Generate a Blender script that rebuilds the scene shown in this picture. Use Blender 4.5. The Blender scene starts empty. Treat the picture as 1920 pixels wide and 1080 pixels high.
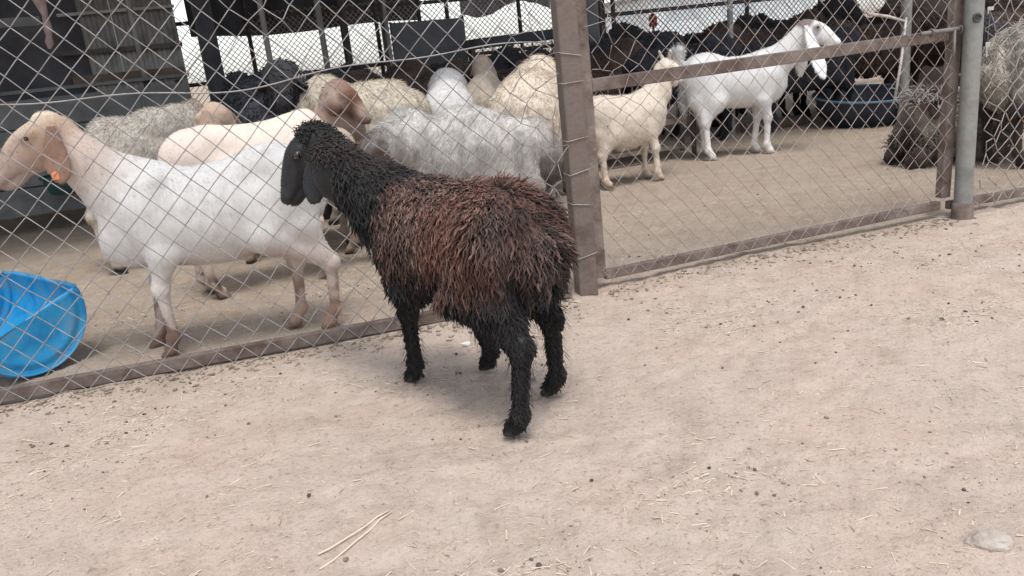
import bpy, math, random
import numpy as np
from mathutils import Vector, Matrix

random.seed(7)
RNG = np.random.default_rng(11)
sc = bpy.context.scene
COL = sc.collection

# ------------------------------------------------------------------ camera
cam_d = bpy.data.cameras.new('camera')
cam = bpy.data.objects.new('camera', cam_d)
COL.objects.link(cam)
_p, _r = math.radians(16.7), math.radians(6.2)
F = Vector((0, math.cos(_p), -math.sin(_p)))
R0 = Vector((1, 0, 0)); U0 = Vector((0, math.sin(_p), math.cos(_p)))
Rv = R0 * math.cos(_r) - U0 * math.sin(_r)
Uv = R0 * math.sin(_r) + U0 * math.cos(_r)
M = Matrix((Rv, Uv, -F)).transposed().to_4x4()
M.translation = Vector((0, 0, 1.1))
cam.matrix_world = M
cam_d.sensor_width = 36.0
cam_d.lens = 1500 / 1920 * 36
cam_d.clip_start = 0.05
cam_d.clip_end = 3000
sc.camera = cam

# ------------------------------------------------------------------ sky, sun, exposure
SUN_EL, SUN_AZ = math.radians(70), math.radians(165)     # azimuth clockwise from +Y
w = bpy.data.worlds.new('World'); sc.world = w; w.use_nodes = True
nt = w.node_tree; nt.nodes.clear()
sky = nt.nodes.new('ShaderNodeTexSky'); sky.sky_type = 'NISHITA'; sky.sun_disc = False
sky.sun_elevation = SUN_EL; sky.sun_rotation = SUN_AZ
sky.air_density = 1.0; sky.dust_density = 1.0; sky.ozone_density = 1.0
hs = nt.nodes.new('ShaderNodeHueSaturation'); hs.inputs['Saturation'].default_value = 0.30
hs.inputs['Value'].default_value = 1.0
bg = nt.nodes.new('ShaderNodeBackground'); bg.inputs['Strength'].default_value = 0.13
wo = nt.nodes.new('ShaderNodeOutputWorld')
nt.links.new(sky.outputs[0], hs.inputs['Color']); nt.links.new(hs.outputs[0], bg.inputs[0]); nt.links.new(bg.outputs[0], wo.inputs[0])
sl = bpy.data.lights.new('sun', 'SUN'); sl.energy = 1.3; sl.angle = math.radians(20); sl.color = (1.0, 0.965, 0.92)
so = bpy.data.objects.new('sun', sl); COL.objects.link(so)
sd = Vector((math.sin(SUN_AZ) * math.cos(SUN_EL), math.cos(SUN_AZ) * math.cos(SUN_EL), math.sin(SUN_EL)))
so.rotation_euler = sd.to_track_quat('Z', 'Y').to_euler(); so.location = sd * 30
vs = sc.view_settings
vs.view_transform = 'Standard'; vs.look = 'None'; vs.gamma = 1.0; vs.exposure = 1.0
try: vs.use_curve_mapping = False
except Exception: pass
sc.cycles.max_bounces = 8
sc.cycles.use_denoising = True

# ------------------------------------------------------------------ small helpers
def tag(o, label=None, cat=None, group=None, kind=None):
    if label: o['label'] = label
    if cat: o['category'] = cat
    if group: o['group'] = group
    if kind: o['kind'] = kind
    return o

def empty(name, loc=(0, 0, 0), rz=0.0):
    o = bpy.data.objects.new(name, None); COL.objects.link(o)
    o.location = loc; o.rotation_euler = (0, 0, rz); o.empty_display_size = 0.1
    return o

def link(name, me, mat=None, parent=None):
    if mat is not None:
        me.materials.clear(); me.materials.append(mat)
    o = bpy.data.objects.new(name, me); COL.objects.link(o)
    if parent is not None: o.parent = parent
    return o

def mesh_np(name, V, Fc, col=None, smooth=True):
    """V (n,3), Fc (m,k) one polygon size."""
    V = np.asarray(V, np.float32); Fc = np.asarray(Fc, np.int32)
    me = bpy.data.meshes.new(name)
    me.vertices.add(len(V)); me.vertices.foreach_set('co', V.ravel())
    m, k = Fc.shape
    me.loops.add(m * k); me.loops.foreach_set('vertex_index', Fc.ravel())
    me.polygons.add(m)
    me.polygons.foreach_set('loop_start', np.arange(0, m * k, k, dtype=np.int32))
    me.polygons.foreach_set('loop_total', np.full(m, k, np.int32))
    me.polygons.foreach_set('use_smooth', np.full(m, smooth, bool))
    if col is not None:
        a = me.color_attributes.new('Col', 'FLOAT_COLOR', 'POINT')
        c4 = np.ones((len(V), 4), np.float32); c4[:, :3] = col
        a.data.foreach_set('color', c4.ravel())
    me.update(calc_edges=True); me.validate()
    return me

class MB:
    """collects boxes / beams / tubes into ONE mesh (quads)."""
    def __init__(s): s.v = []; s.f = []; s.n = 0
    def add(s, V, Q):
        V = np.asarray(V, float); Q = np.asarray(Q, int)
        s.v.append(V); s.f.append(Q + s.n); s.n += len(V); return s
    def box(s, c, d, rz=0.0):
        x, y, z = np.array(d) / 2
        V = np.array([[-x, -y, -z], [x, -y, -z], [x, y, -z], [-x, y, -z], [-x, -y, z], [x, -y, z], [x, y, z], [-x, y, z]])
        cz, sz = math.cos(rz), math.sin(rz)
        V = V @ np.array([[cz, sz, 0], [-sz, cz, 0], [0, 0, 1]]) + np.array(c)
        return s.add(V, BOXQ)
    def beam(s, a, b, w_, h, up=(0, 0, 1), off=(0, 0)):
        a = np.array(a, float); b = np.array(b, float); d = b - a; L = np.linalg.norm(d); d /= L
        up = np.array(up, float)
        if abs(d @ up) > 0.95: up = np.array([1., 0, 0])
        sx = np.cross(d, up); sx /= np.linalg.norm(sx); uy = np.cross(sx, d)
        V = []
        for t in (a, b):
            for i, j in ((-1, -1), (1, -1), (1, 1), (-1, 1)):
                V.append(t + sx * (off[0] + i * w_ / 2) + uy * (off[1] + j * h / 2))
        Q = [[0, 3, 2, 1], [4, 5, 6, 7], [0, 1, 5, 4], [1, 2, 6, 5], [2, 3, 7, 6], [3, 0, 4, 7]]
        return s.add(V, Q)
    def tube(s, pts, r, sides=6, cap=True):
        V, Q = tube(pts, r, sides, cap); return s.add(V, Q)
    def build(s, name, mat, parent=None, smooth=False, bevel=0.0):
        V = np.concatenate(s.v); Q = np.concatenate(s.f)
        me = mesh_np(name, V, Q, smooth=smooth)
        o = link(name, me, mat, parent)
        if bevel:
            b = o.modifiers.new('bevel', 'BEVEL'); b.width = bevel; b.segments = 2; b.limit_method = 'ANGLE'
        return o
BOXQ = [[0, 3, 2, 1], [4, 5, 6, 7], [0, 1, 5, 4], [1, 2, 6, 5], [2, 3, 7, 6], [3, 0, 4, 7]]

def tube(pts, r, sides=6, cap=True):
    P = np.asarray(pts, float); n = len(P)
    r = np.broadcast_to(np.asarray(r, float), (n,))
    T = np.gradient(P, axis=0); T /= np.linalg.norm(T, axis=1)[:, None] + 1e-9
    ref = np.array([0., 0, 1]) if abs(T[:, 2]).mean() < 0.8 else np.array([1., 0, 0])
    if abs(T @ np.array([0, 1., 0])).max() < 0.6: ref = np.array([0., 1, 0])
    A = np.cross(T, ref); A /= np.linalg.norm(A, axis=1)[:, None] + 1e-9
    B = np.cross(A, T)
    th = np.linspace(0, 2 * np.pi, sides, endpoint=False)
    V = P[:, None, :] + r[:, None, None] * (np.cos(th)[None, :, None] * A[:, None, :] + np.sin(th)[None, :, None] * B[:, None, :])
    V = V.reshape(-1, 3)
    i = np.arange(n - 1)[:, None] * sides; j = np.arange(sides)[None, :]; j2 = (j + 1) % sides
    Q = np.stack([i + j, i + j2, i + sides + j2, i + sides + j], -1).reshape(-1, 4)[:, ::-1]
    if cap and sides == 6:
        e = (n - 1) * sides
        Q = np.concatenate([Q, [[0, 1, 2, 3], [0, 3, 4, 5], [e + 3, e + 2, e + 1, e], [e + 5, e + 4, e + 3, e]]])
    return V, Q

# value noise on numpy points
def _h(i, j, k, s):
    n = (i * 374761393 + j * 668265263 + k * 2147483647 + s * 974634777) & 0xFFFFFFFF
    n = ((n ^ (n >> 13)) * 1274126177) & 0xFFFFFFFF
    n = (n ^ (n >> 16)) & 0xFFFF
    return n / 32767.5 - 1.0
def vnoise(P, scale=1.0, seed=0):
    Q = np.asarray(P, float) * scale
    I = np.floor(Q).astype(np.int64); f = Q - I; f = f * f * (3 - 2 * f)
    out = 0
    for a in (0, 1):
        for b in (0, 1):
            for c in (0, 1):
                wgt = (f[:, 0] if a else 1 - f[:, 0]) * (f[:, 1] if b else 1 - f[:, 1]) * (f[:, 2] if c else 1 - f[:, 2])
                out = out + wgt * _h(I[:, 0] + a, I[:, 1] + b, I[:, 2] + c, seed)
    return out
def fbm(P, scale, seed=0, oct=3):
    o = 0; a = 1.0
    for i in range(oct):
        o = o + a * vnoise(P, scale * 2 ** i, seed + i * 17); a *= 0.5
    return o
def sm(x, a, b):
    t = np.clip((x - a) / (b - a), 0, 1); return t * t * (3 - 2 * t)

# ------------------------------------------------------------------ materials
def new_mat(name):
    m = bpy.data.materials.new(name); m.use_nodes = True
    n = m.node_tree.nodes; l = m.node_tree.links
    return m, n, l, n['Principled BSDF']
def noise_node(n, l, scale, detail=4, rough=0.6, coord='Object', vec=None):
    t = n.new('ShaderNodeTexNoise'); t.inputs['Scale'].default_value = scale
    t.inputs['Detail'].default_value = detail; t.inputs['Roughness'].default_value = rough
    if vec is None:
        c = n.new('ShaderNodeTexCoord'); l.new(c.outputs[coord], t.inputs['Vector'])
    else: l.new(vec, t.inputs['Vector'])
    return t
def ramp(n, l, src, stops):
    r = n.new('ShaderNodeValToRGB'); e = r.color_ramp.elements
    while len(e) < len(stops): e.new(0.5)
    for el, (p, c) in zip(e, stops):
        el.position = p; el.color = (*c, 1) if len(c) == 3 else c
    l.new(src, r.inputs[0]); return r
def mat_mottled(name, c1, c2, scale=6.0, rough=0.8, metal=0.0, bump=0.2, bscale=40.0, spec=0.3, lo=0.35, hi=0.65, c3=None, coord='Object'):
    m, n, l, b = new_mat(name)
    t = noise_node(n, l, scale, 6, 0.65, coord)
    st = [(lo, c1), (hi, c2)]
    if c3: st = [(lo, c1), ((lo + hi) / 2, c2), (hi + 0.06, c3)]
    r = ramp(n, l, t.outputs['Fac'], st); l.new(r.outputs[0], b.inputs['Base Color'])
    b.inputs['Roughness'].default_value = rough; b.inputs['Metallic'].default_value = metal
    b.inputs['Specular IOR Level'].default_value = spec
    if bump:
        t2 = noise_node(n, l, bscale, 5, 0.6, coord); bp = n.new('ShaderNodeBump'); bp.inputs['Strength'].default_value = bump
        bp.inputs['Distance'].default_value = 0.01
        l.new(t2.outputs['Fac'], bp.inputs['Height']); l.new(bp.outputs[0], b.inputs['Normal'])
    return m
def mat_coat(name, bscale=120.0, bump=0.35, rough=0.85, var=0.25, stretch=(1, 1, 1), spec=0.2, sheen=0.15):
    m, n, l, b = new_mat(name)
    a = n.new('ShaderNodeAttribute'); a.attribute_name = 'Col'
    c = n.new('ShaderNodeTexCoord'); mp = n.new('ShaderNodeMapping'); mp.inputs['Scale'].default_value = stretch
    l.new(c.outputs['Object'], mp.inputs['Vector'])
    t = noise_node(n, l, bscale * 0.25, 5, 0.7, vec=mp.outputs[0])
    mr = n.new('ShaderNodeMapRange'); mr.inputs['From Min'].default_value = 0.3; mr.inputs['From Max'].default_value = 0.7
    mr.inputs['To Min'].default_value = 1 - var; mr.inputs['To Max'].default_value = 1 + var * 0.5
    l.new(t.outputs['Fac'], mr.inputs['Value'])
    vm = n.new('ShaderNodeVectorMath'); vm.operation = 'SCALE'
    l.new(a.outputs['Color'], vm.inputs[0]); l.new(mr.outputs[0], vm.inputs['Scale'])
    l.new(vm.outputs[0], b.inputs['Base Color'])
    b.inputs['Roughness'].default_value = rough; b.inputs['Specular IOR Level'].default_value = spec
    b.inputs['Sheen Weight'].default_value = sheen; b.inputs['Sheen Roughness'].default_value = 0.5
    t2 = noise_node(n, l, bscale, 4, 0.6, vec=mp.outputs[0])
    bp = n.new('ShaderNodeBump'); bp.inputs['Strength'].default_value = bump; bp.inputs['Distance'].default_value = 0.006
    l.new(t2.outputs['Fac'], bp.inputs['Height']); l.new(bp.outputs[0], b.inputs['Normal'])
    return m

MAT = {}
MAT['goat'] = mat_coat('short_goat_coat', 260, 0.25, 0.75, 0.10, (1, 1, 0.4), 0.25, 0.1)
MAT['wool'] = mat_coat('wool_coat', 110, 0.6, 0.95, 0.30, (1, 1, 1), 0.1, 0.1)
MAT['lock'] = mat_coat('fleece_locks', 300, 0.2, 0.75, 0.25, (1, 1, 1), 0.25, 0.1)
MAT['blackface'] = mat_coat('sleek_black_face', 220, 0.25, 0.55, 0.2, (1, 1, 1), 0.35, 0.05)
MAT['eye'] = mat_mottled('eye', (0.012, 0.008, 0.006), (0.03, 0.02, 0.012), 30, 0.12, 0, 0, spec=0.6)
MAT['lid'] = mat_mottled('eyelid_skin', (0.10, 0.085, 0.08), (0.16, 0.14, 0.13), 60, 0.4, 0, 0)
MAT['tag_orange'] = mat_mottled('orange_tag', (0.75, 0.2, 0.09), (0.85, 0.3, 0.15), 30, 0.5, 0, 0.1)
MAT['tag_white'] = mat_mottled('white_tag', (0.75, 0.75, 0.72), (0.65, 0.65, 0.62), 30, 0.5, 0, 0.1)
MAT['wire'] = mat_mottled('galvanised_wire', (0.22, 0.205, 0.205), (0.33, 0.315, 0.315), 14, 0.5, 0.35, 0.2, 200, c3=(0.22, 0.17, 0.14))
MAT['wire2'] = mat_mottled('dull_gate_wire', (0.24, 0.20, 0.19), (0.40, 0.35, 0.33), 14, 0.55, 0.3, 0.2, 200, c3=(0.26, 0.17, 0.12))
MAT['iron'] = mat_mottled('rusted_angle_iron', (0.115, 0.077, 0.064), (0.18, 0.14, 0.122), 9, 0.75, 0.15, 0.4, 70, c3=(0.27, 0.225, 0.19))
MAT['post'] = mat_mottled('weathered_post_paint', (0.115, 0.084, 0.070), (0.175, 0.142, 0.124), 5, 0.7, 0.1, 0.35, 60, c3=(0.15, 0.098, 0.074))
MAT['pipe'] = mat_mottled('galvanised_pipe', (0.20, 0.205, 0.195), (0.28, 0.285, 0.27), 6, 0.5, 0.35, 0.3, 60, c3=(0.20, 0.17, 0.14))
MAT['pipedark'] = mat_mottled('dark_steel_pipe', (0.05, 0.045, 0.045), (0.10, 0.085, 0.08), 6, 0.6, 0.3, 0.2, 60)
MAT['pipegrey'] = mat_mottled('grey_steel_pipe', (0.15, 0.14, 0.135), (0.22, 0.21, 0.2), 6, 0.6, 0.3, 0.2, 60)
MAT['blue'] = mat_mottled('blue_plastic', (0.010, 0.18, 0.41), (0.018, 0.26, 0.51), 9, 0.4, 0, 0.15, 70, spec=0.4, c3=(0.12, 0.22, 0.31))
MAT['black'] = mat_mottled('black_rubber', (0.020, 0.027, 0.040), (0.045, 0.055, 0.072), 5, 0.55, 0, 0.15, 40)
MAT['rimblue'] = mat_mottled('bluish_dusty_rubber', (0.07, 0.12, 0.17), (0.12, 0.18, 0.23), 5, 0.5, 0, 0.15, 40)
MAT['paleblue'] = mat_mottled('faded_blue_plastic', (0.11, 0.17, 0.27), (0.17, 0.23, 0.31), 6, 0.5, 0, 0.1, 40)
MAT['green'] = mat_mottled('dark_green_plastic', (0.012, 0.040, 0.040), (0.022, 0.060, 0.058), 5, 0.45, 0, 0.15, 40)
MAT['stone'] = mat_mottled('pale_stone', (0.42, 0.37, 0.34), (0.62, 0.57, 0.53), 7, 0.9, 0, 0.5, 30, c3=(0.5, 0.45, 0.4))
MAT['stone2'] = mat_mottled('dusty_stone', (0.27, 0.225, 0.19), (0.40, 0.345, 0.30), 16, 0.95, 0, 0.7, 60, c3=(0.50, 0.45, 0.41))
MAT['darkwall'] = mat_mottled('dark_tarpaulin', (0.045, 0.047, 0.056), (0.085, 0.085, 0.097), 3, 0.8, 0, 0.2, 20)  # blacks lifted: the veil of haze is put into this colour
MAT['corr'] = mat_mottled('weathered_corrugated_steel', (0.17, 0.17, 0.175), (0.30, 0.29, 0.28), 3, 0.6, 0.3, 0.15, 30, c3=(0.22, 0.17, 0.14))
MAT['roof'] = mat_mottled('dull_roof_steel', (0.10, 0.10, 0.105), (0.16, 0.155, 0.15), 3, 0.65, 0.3, 0.15, 30)
MAT['grey'] = mat_mottled('grey_sheet_metal', (0.11, 0.115, 0.13), (0.17, 0.175, 0.19), 3, 0.6, 0.2, 0.15, 30)
MAT['wood'] = mat_mottled('dusty_brown_timber', (0.10, 0.07, 0.055), (0.18, 0.135, 0.11), 6, 0.85, 0, 0.4, 50)
MAT['bunk'] = mat_mottled('grey_board', (0.075, 0.08, 0.083), (0.13, 0.135, 0.135), 4, 0.8, 0, 0.2, 30)
MAT['net'] = mat_mottled('pink_brown_net_sack', (0.22, 0.12, 0.10), (0.34, 0.21, 0.18), 25, 0.9, 0, 0.6, 60)
MAT['red'] = mat_mottled('red_plastic', (0.45, 0.03, 0.025), (0.55, 0.06, 0.05), 10, 0.45, 0, 0.05)
MAT['palewall'] = mat_mottled('pale_wall_paint', (0.62, 0.68, 0.70), (0.72, 0.76, 0.78), 1, 0.8, 0, 0.05)
MAT['white'] = mat_mottled('white_plastic_scrap', (0.75, 0.73, 0.7), (0.85, 0.84, 0.82), 20, 0.6, 0, 0.1)
MAT['palewindow'] = mat_mottled('pale_window', (.5, .56, .6), (.56, .62, .66), 2, .4, 0, 0)
MAT['key'] = mat_mottled('bright_key_metal', (0.42, 0.40, 0.38), (0.55, 0.53, 0.51), 20, 0.35, 0.5, 0.05)
MAT['straw'] = None

# ------------------------------------------------------------------ ground
def grow(a, b, step, ext, g=1.22):
    core = list(np.arange(a, b + 1e-6, step)); s = step
    lo = [a]; hi = [b]; 
    while lo[-1] > -ext:
        s *= g; lo.append(lo[-1] - s)
    s = step
    while hi[-1] < ext:
        s *= g; hi.append(hi[-1] + s)
    return np.array(lo[:0:-1] + core + hi[1:])
gx = grow(-3.0, 3.6, 0.018, 900); gy = grow(1.0, 5.2, 0.018, 1200)
X, Y = np.meshgrid(gx, gy, indexing='ij')
PG = np.stack([X.ravel(), Y.ravel(), np.zeros(X.size)], 1)
def ground_z(P):
    z = 0.008 * vnoise(P, 1.8, 1) + 0.0035 * vnoise(P, 6.0, 2) + 0.0060 * vnoise(P, 13.0, 3) * sm(vnoise(P, 2.3, 21), -.5, .5) + 0.0068 * vnoise(P, 26.0, 4) * sm(vnoise(P, 3.1, 22), -.7, .3)
    d = np.abs(vnoise(P, 9.0, 9))
    z = z - 0.010 * sm(0.12 - d, 0, 0.12) * sm(vnoise(P, 1.7, 12), -0.1, 0.5)
    fade = 1 - sm(np.hypot(P[:, 0], P[:, 1] - 3), 7, 20)
    return z * fade
PG[:, 2] = ground_z(PG)
nx, ny = len(gx), len(gy)
i = np.arange(nx - 1)[:, None] * ny; j = np.arange(ny - 1)[None, :]
Q = np.stack([i + j, i + ny + j, i + ny + j + 1, i + j + 1], -1).reshape(-1, 4)
FD = np.array([0.966, 0.259]); FN = np.array([-0.259, 0.966]); FO = np.array([0.30, 3.47])      # fence line
def mat_ground():
    m, n, l, b = new_mat('dry_trampled_soil')
    c = n.new('ShaderNodeTexCoord'); O = c.outputs['Object']
    big = noise_node(n, l, 0.9, 4, 0.6, vec=O); mid = noise_node(n, l, 7, 6, 0.7, vec=O); fine = noise_node(n, l, 55, 5, 0.75, vec=O)
    # sandy soil outside
    r1 = ramp(n, l, mid.outputs['Fac'], [(0.25, (0.445, 0.358, 0.298)), (0.5, (0.535, 0.438, 0.370)), (0.75, (0.585, 0.488, 0.42))])
    # manure-brown soil inside the pen, some roof shading painted into its darker tone
    r2 = ramp(n, l, mid.outputs['Fac'], [(0.25, (0.31, 0.25, 0.195)), (0.5, (0.39, 0.32, 0.255)), (0.75, (0.45, 0.375, 0.305))])
    # distance across the fence line, wavered
    dot = n.new('ShaderNodeVectorMath'); dot.operation = 'DOT_PRODUCT'
    l.new(O, dot.inputs[0]); dot.inputs[1].default_value = (FN[0], FN[1], 0)
    off = n.new('ShaderNodeMath'); off.operation = 'SUBTRACT'; off.inputs[1].default_value = float(FO @ FN)
    l.new(dot.outputs['Value'], off.inputs[0])
    wob = n.new('ShaderNodeMath'); wob.operation = 'MULTIPLY_ADD'; wob.inputs[1].default_value = 1.3
    l.new(big.outputs['Fac'], wob.inputs[0]); l.new(off.outputs[0], wob.inputs[2])
    mr = n.new('ShaderNodeMapRange'); mr.inputs['From Min'].default_value = 0.25; mr.inputs['From Max'].default_value = 1.25
    mr.interpolation_type = 'SMOOTHSTEP'
    l.new(wob.outputs[0], mr.inputs['Value'])
    mx = n.new('ShaderNodeMix'); mx.data_type = 'RGBA'
    l.new(mr.outputs[0], mx.inputs['Factor']); l.new(r1.outputs[0], mx.inputs['A']); l.new(r2.outputs[0], mx.inputs['B'])
    # fine grain
    r3 = ramp(n, l, fine.outputs['Fac'], [(0.30, (0.42, 0.39, 0.37)), (0.44, (0.95, 0.95, 0.95)), (0.62, (1.0, 1.0, 1.0)), (0.8, (1.12, 1.1, 1.08))])
    mu = n.new('ShaderNodeMix'); mu.data_type = 'RGBA'; mu.blend_type = 'MULTIPLY'; mu.inputs['Factor'].default_value = 0.8
    l.new(mx.outputs['Result'], mu.inputs['A']); l.new(r3.outputs[0], mu.inputs['B'])
    # grit: pale and dark flecks
    gr = noise_node(n, l, 170, 3, 0.8, vec=O)
    r5 = ramp(n, l, gr.outputs['Fac'], [(0.30, (0.52, 0.49, 0.46)), (0.40, (0.97, 0.97, 0.97)), (0.60, (1.0, 1.0, 1.0)), (0.70, (1.22, 1.2, 1.16))])
    mg = n.new('ShaderNodeMix'); mg.data_type = 'RGBA'; mg.blend_type = 'MULTIPLY'; mg.inputs['Factor'].default_value = 0.85
    l.new(mu.outputs['Result'], mg.inputs['A']); l.new(r5.outputs[0], mg.inputs['B']); mu = mg
    # trampled darker dung patches
    dp = noise_node(n, l, 3.4, 8, 0.72, vec=O)
    r6 = ramp(n, l, dp.outputs['Fac'], [(0.36, (0.74, 0.71, 0.68)), (0.47, (1, 1, 1)), (0.7, (1.03, 1.02, 1.0))])
    md = n.new('ShaderNodeMix'); md.data_type = 'RGBA'; md.blend_type = 'MULTIPLY'; md.inputs['Factor'].default_value = 0.4
    l.new(mu.outputs['Result'], md.inputs['A']); l.new(r6.outputs[0], md.inputs['B']); mu = md
    # pinkish stains
    pk = noise_node(n, l, 1.6, 3, 0.5, vec=O)
    r4 = ramp(n, l, pk.outputs['Fac'], [(0.5, (1, 1, 1)), (0.8, (1.03, 0.95, 0.925))])
    mu2 = n.new('ShaderNodeMix'); mu2.data_type = 'RGBA'; mu2.blend_type = 'MULTIPLY'; mu2.inputs['Factor'].default_value = 1.0
    l.new(mu.outputs['Result'], mu2.inputs['A']); l.new(r4.outputs[0], mu2.inputs['B'])
    l.new(mu2.outputs['Result'], b.inputs['Base Color'])
    b.inputs['Roughness'].default_value = 0.95; b.inputs['Specular IOR Level'].default_value = 0.1
    bp = n.new('ShaderNodeBump'); bp.inputs['Strength'].default_value = 1.0; bp.inputs['Distance'].default_value = 0.012
    l.new(fine.outputs['Fac'], bp.inputs['Height']); l.new(bp.outputs[0], b.inputs['Normal'])
    return m
g = link('ground', mesh_np('ground', PG, Q), mat_ground())
tag(g, 'pale dry trampled dirt ground strewn with straw bits and droppings', 'ground', kind='structure')

# ------------------------------------------------------------------ chain-link
def zig_wire(i, p, half, z0, z1, org, dr, nrm, defo, r):
    k0, k1 = int(round(z0 / half)), int(round(z1 / half))
    pts = []
    for k in range(k0, k1 + 1):
        side = (k + i) % 2
        u = (i + side) * p; z = k * half
        sgn = 1 if side else -1
        # hook at each crossing: three points make the bend round the neighbour
        for du, dz, dn in ((-sgn * 0.10, -0.10, 0.0), (sgn * 0.045, 0, 0.0030 * (1 if k % 2 else -1)), (-sgn * 0.10, 0.10, 0.0)):
            pts.append((u + du * p, z + dz * half, dn))
    A = np.array(pts)
    du, dn, dz = defo(A[:, 0], A[:, 1])
    P = org[None, :] + np.outer(A[:, 0] + du, np.append(dr, 0)) + np.outer(A[:, 2] + dn, np.append(nrm, 0))
    P[:, 2] += A[:, 1] + dz
    return tube(P, r, 5, False)
def chainlink(parent, org, dr, nrm, width, p, half, z0, z1, defo, r, mat):
    org = np.array([org[0], org[1], 0.0])
    for i in range(int(width / p)):
        V, Qd = zig_wire(i, p, half, z0, z1, org, dr, nrm, defo, r)
        o = link('wire', mesh_np('wire', V, Qd), mat, parent)
def mk_defo(seed, au, an, az, extra=None):
    def f(u, z):
        P = np.stack([u, z, np.zeros_like(u)], 1)
        du = au * (vnoise(P, 2.2, seed) + 0.35 * vnoise(P, 9, seed + 1))
        dn = an * (vnoise(P, 1.6, seed + 2) + 0.25 * vnoise(P, 7, seed + 3))
        dz = az * (vnoise(P, 2.0, seed + 4) + 0.35 * vnoise(P, 9, seed + 5))
        if extra is not None:
            e = extra(u, z)
            du = du + e * 0.045 * vnoise(P, 17, seed + 6); dz = dz + e * 0.045 * vnoise(P, 17, seed + 7); dn = dn + e * 0.05 * vnoise(P, 13, seed + 8)
        return du, dn, dz
    return f

def unit(a): a = np.array(a, float); return a / np.linalg.norm(a)
# left fence panel
LA = np.array([-2.70, 2.71]); LB = np.array([0.262, 3.42])
ld = unit(LB - LA); ln = np.array([-ld[1], ld[0]]); Ll = np.linalg.norm(LB - LA)
fence = empty('chain_link_fence', (0, 0, 0))
tag(fence, 'chain-link fence panel with rusty bottom rail in front of the white goat', 'fence')
def angle_iron(mb, a, b, s, t, up=(0, 0, 1), flip=1):
    mb.beam(a, b, s, t, up, off=(flip * (s / 2 - t / 2), s / 2 - t / 2 + 0.0))
    mb.beam(a, b, t, s - t, up, off=(0, -t / 2 + 0.0))
    return mb
m = MB(); m.beam((LA[0], LA[1], 0.030), (LB[0], LB[1], 0.030), 0.034, 0.052)
m.build('bottom_rail', MAT['iron'], fence, bevel=0.004)
tears = lambda u, z: sm(u, Ll - 0.28, Ll - 0.05) * sm(z, 0.25, 0.7) * 0.9 + 0.35 * sm(u, 1.75, 1.95) * sm(2.15 - u, 0, 0.2) * sm(z, 0.95, 1.1)
chainlink(fence, LA - ln * 0.024, ld, ln, Ll, 0.0525, 0.0535, 0.0, 1.93, mk_defo(31, 0.014, 0.020, 0.011, tears), 0.0020, MAT['wire'])
# line wire woven along the mesh
us = np.linspace(0, Ll, 70)
zz = 1.10 + 0.012 * np.sin(us * 3.1) + 0.010 * np.sin(us * 9 + 1) - 0.035 * np.exp(-((us - 1.85) / 0.5) ** 2)
pw = np.stack([LA[0] + ld[0] * us - ln[0] * 0.028, LA[1] + ld[1] * us - ln[1] * 0.028, zz], 1)
m = MB(); m.tube(pw, 0.0027, 6); m.build('tension_wire', MAT['wire'], fence, smooth=True)
m = MB()
for k in range(40):
    a = k * 0.55; m_r = 0.007
    if k == 0: pt = []
    pt.append((LA[0] + ld[0] * (2.02 + k * 0.0011) - ln[0] * (0.03 + m_r * math.cos(a)), LA[1] + ld[1] * (2.02 + k * 0.0011) - ln[1] * (0.03 + m_r * math.cos(a)), 1.075 + m_r * math.sin(a)))
m.tube(pt, 0.0022, 6); m.build('wire_tie', MAT['wire'], fence, smooth=True)

# centre post
post = empty('fence_post', (0.335, 3.475, 0))
tag(post, 'square rust-brown steel post where the fence meets the gate', 'post')
m = MB(); m.box((0, 0, 1.0), (0.088, 0.088, 2.06)); 
po = m.build('shaft', MAT['post'], post, bevel=0.008); post.rotation_euler = (0, 0, math.radians(12))
for zt, tl in ((0.17, 0.02), (0.42, -0.015), (0.545, 0.02), (0.69, 0.012), (0.93, 0.004), (1.055, -0.02)):
    q = 0.0475
    loop = [(-q, -q, zt), (q, -q, zt + tl), (q, q, zt + tl), (-q, q, zt), (-q, -q, zt + 0.002)]
    m = MB(); 
    pts = []
    for a, b in zip(loop[:-1], loop[1:]):
        for t in np.linspace(0, 1, 5)[:-1]: pts.append(tuple(np.array(a) * (1 - t) + np.array(b) * t))
    pts.append(loop[-1])
    m.tube(pts, 0.0021, 6); m.build('wire_tie', MAT['wire2'], po, smooth=True)

# gate
GA = np.array([0.405, 3.53]); GB = np.array([2.345, 4.145])
gd = unit(GB - GA); gn = np.array([-gd[1], gd[0]]); Gl = np.linalg.norm(GB - GA)
gate = empty('wire_gate', (0, 0, 0))
tag(gate, 'rusty angle-iron gate with slack wire mesh and a mid rail', 'gate')
m = MB(); m.beam((GA[0], GA[1], 0.05), (GA[0] - 0.004, GA[1], 2.0), 0.052, 0.052, up=(gn[0], gn[1], 0)); m.build('stile', MAT['iron'], gate, bevel=0.004)
m = MB(); m.beam((GB[0] - 0.015, GB[1], 0.10), (GB[0] + 0.02, GB[1], 2.0), 0.060, 0.045, up=(gn[0], gn[1], 0)); m.build('stile', MAT['iron'], gate, bevel=0.004)
ga = GA + gd * 0.027; gb = GB - gd * 0.047
m = MB(); m.beam((ga[0], ga[1], 0.055), (gb[0], gb[1], 0.062), 0.036, 0.044); m.build('bottom_rail', MAT['iron'], gate, bevel=0.004)
m = MB(); m.beam((ga[0], ga[1], 0.905), (gb[0], gb[1], 0.93), 0.036, 0.056); m.build('mid_rail', MAT['iron'], gate, bevel=0.004)
m = MB(); m.beam((ga[0], ga[1], 1.93), (gb[0], gb[1], 1.95), 0.036, 0.05); m.build('top_rail', MAT['iron'], gate, bevel=0.004)
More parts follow.
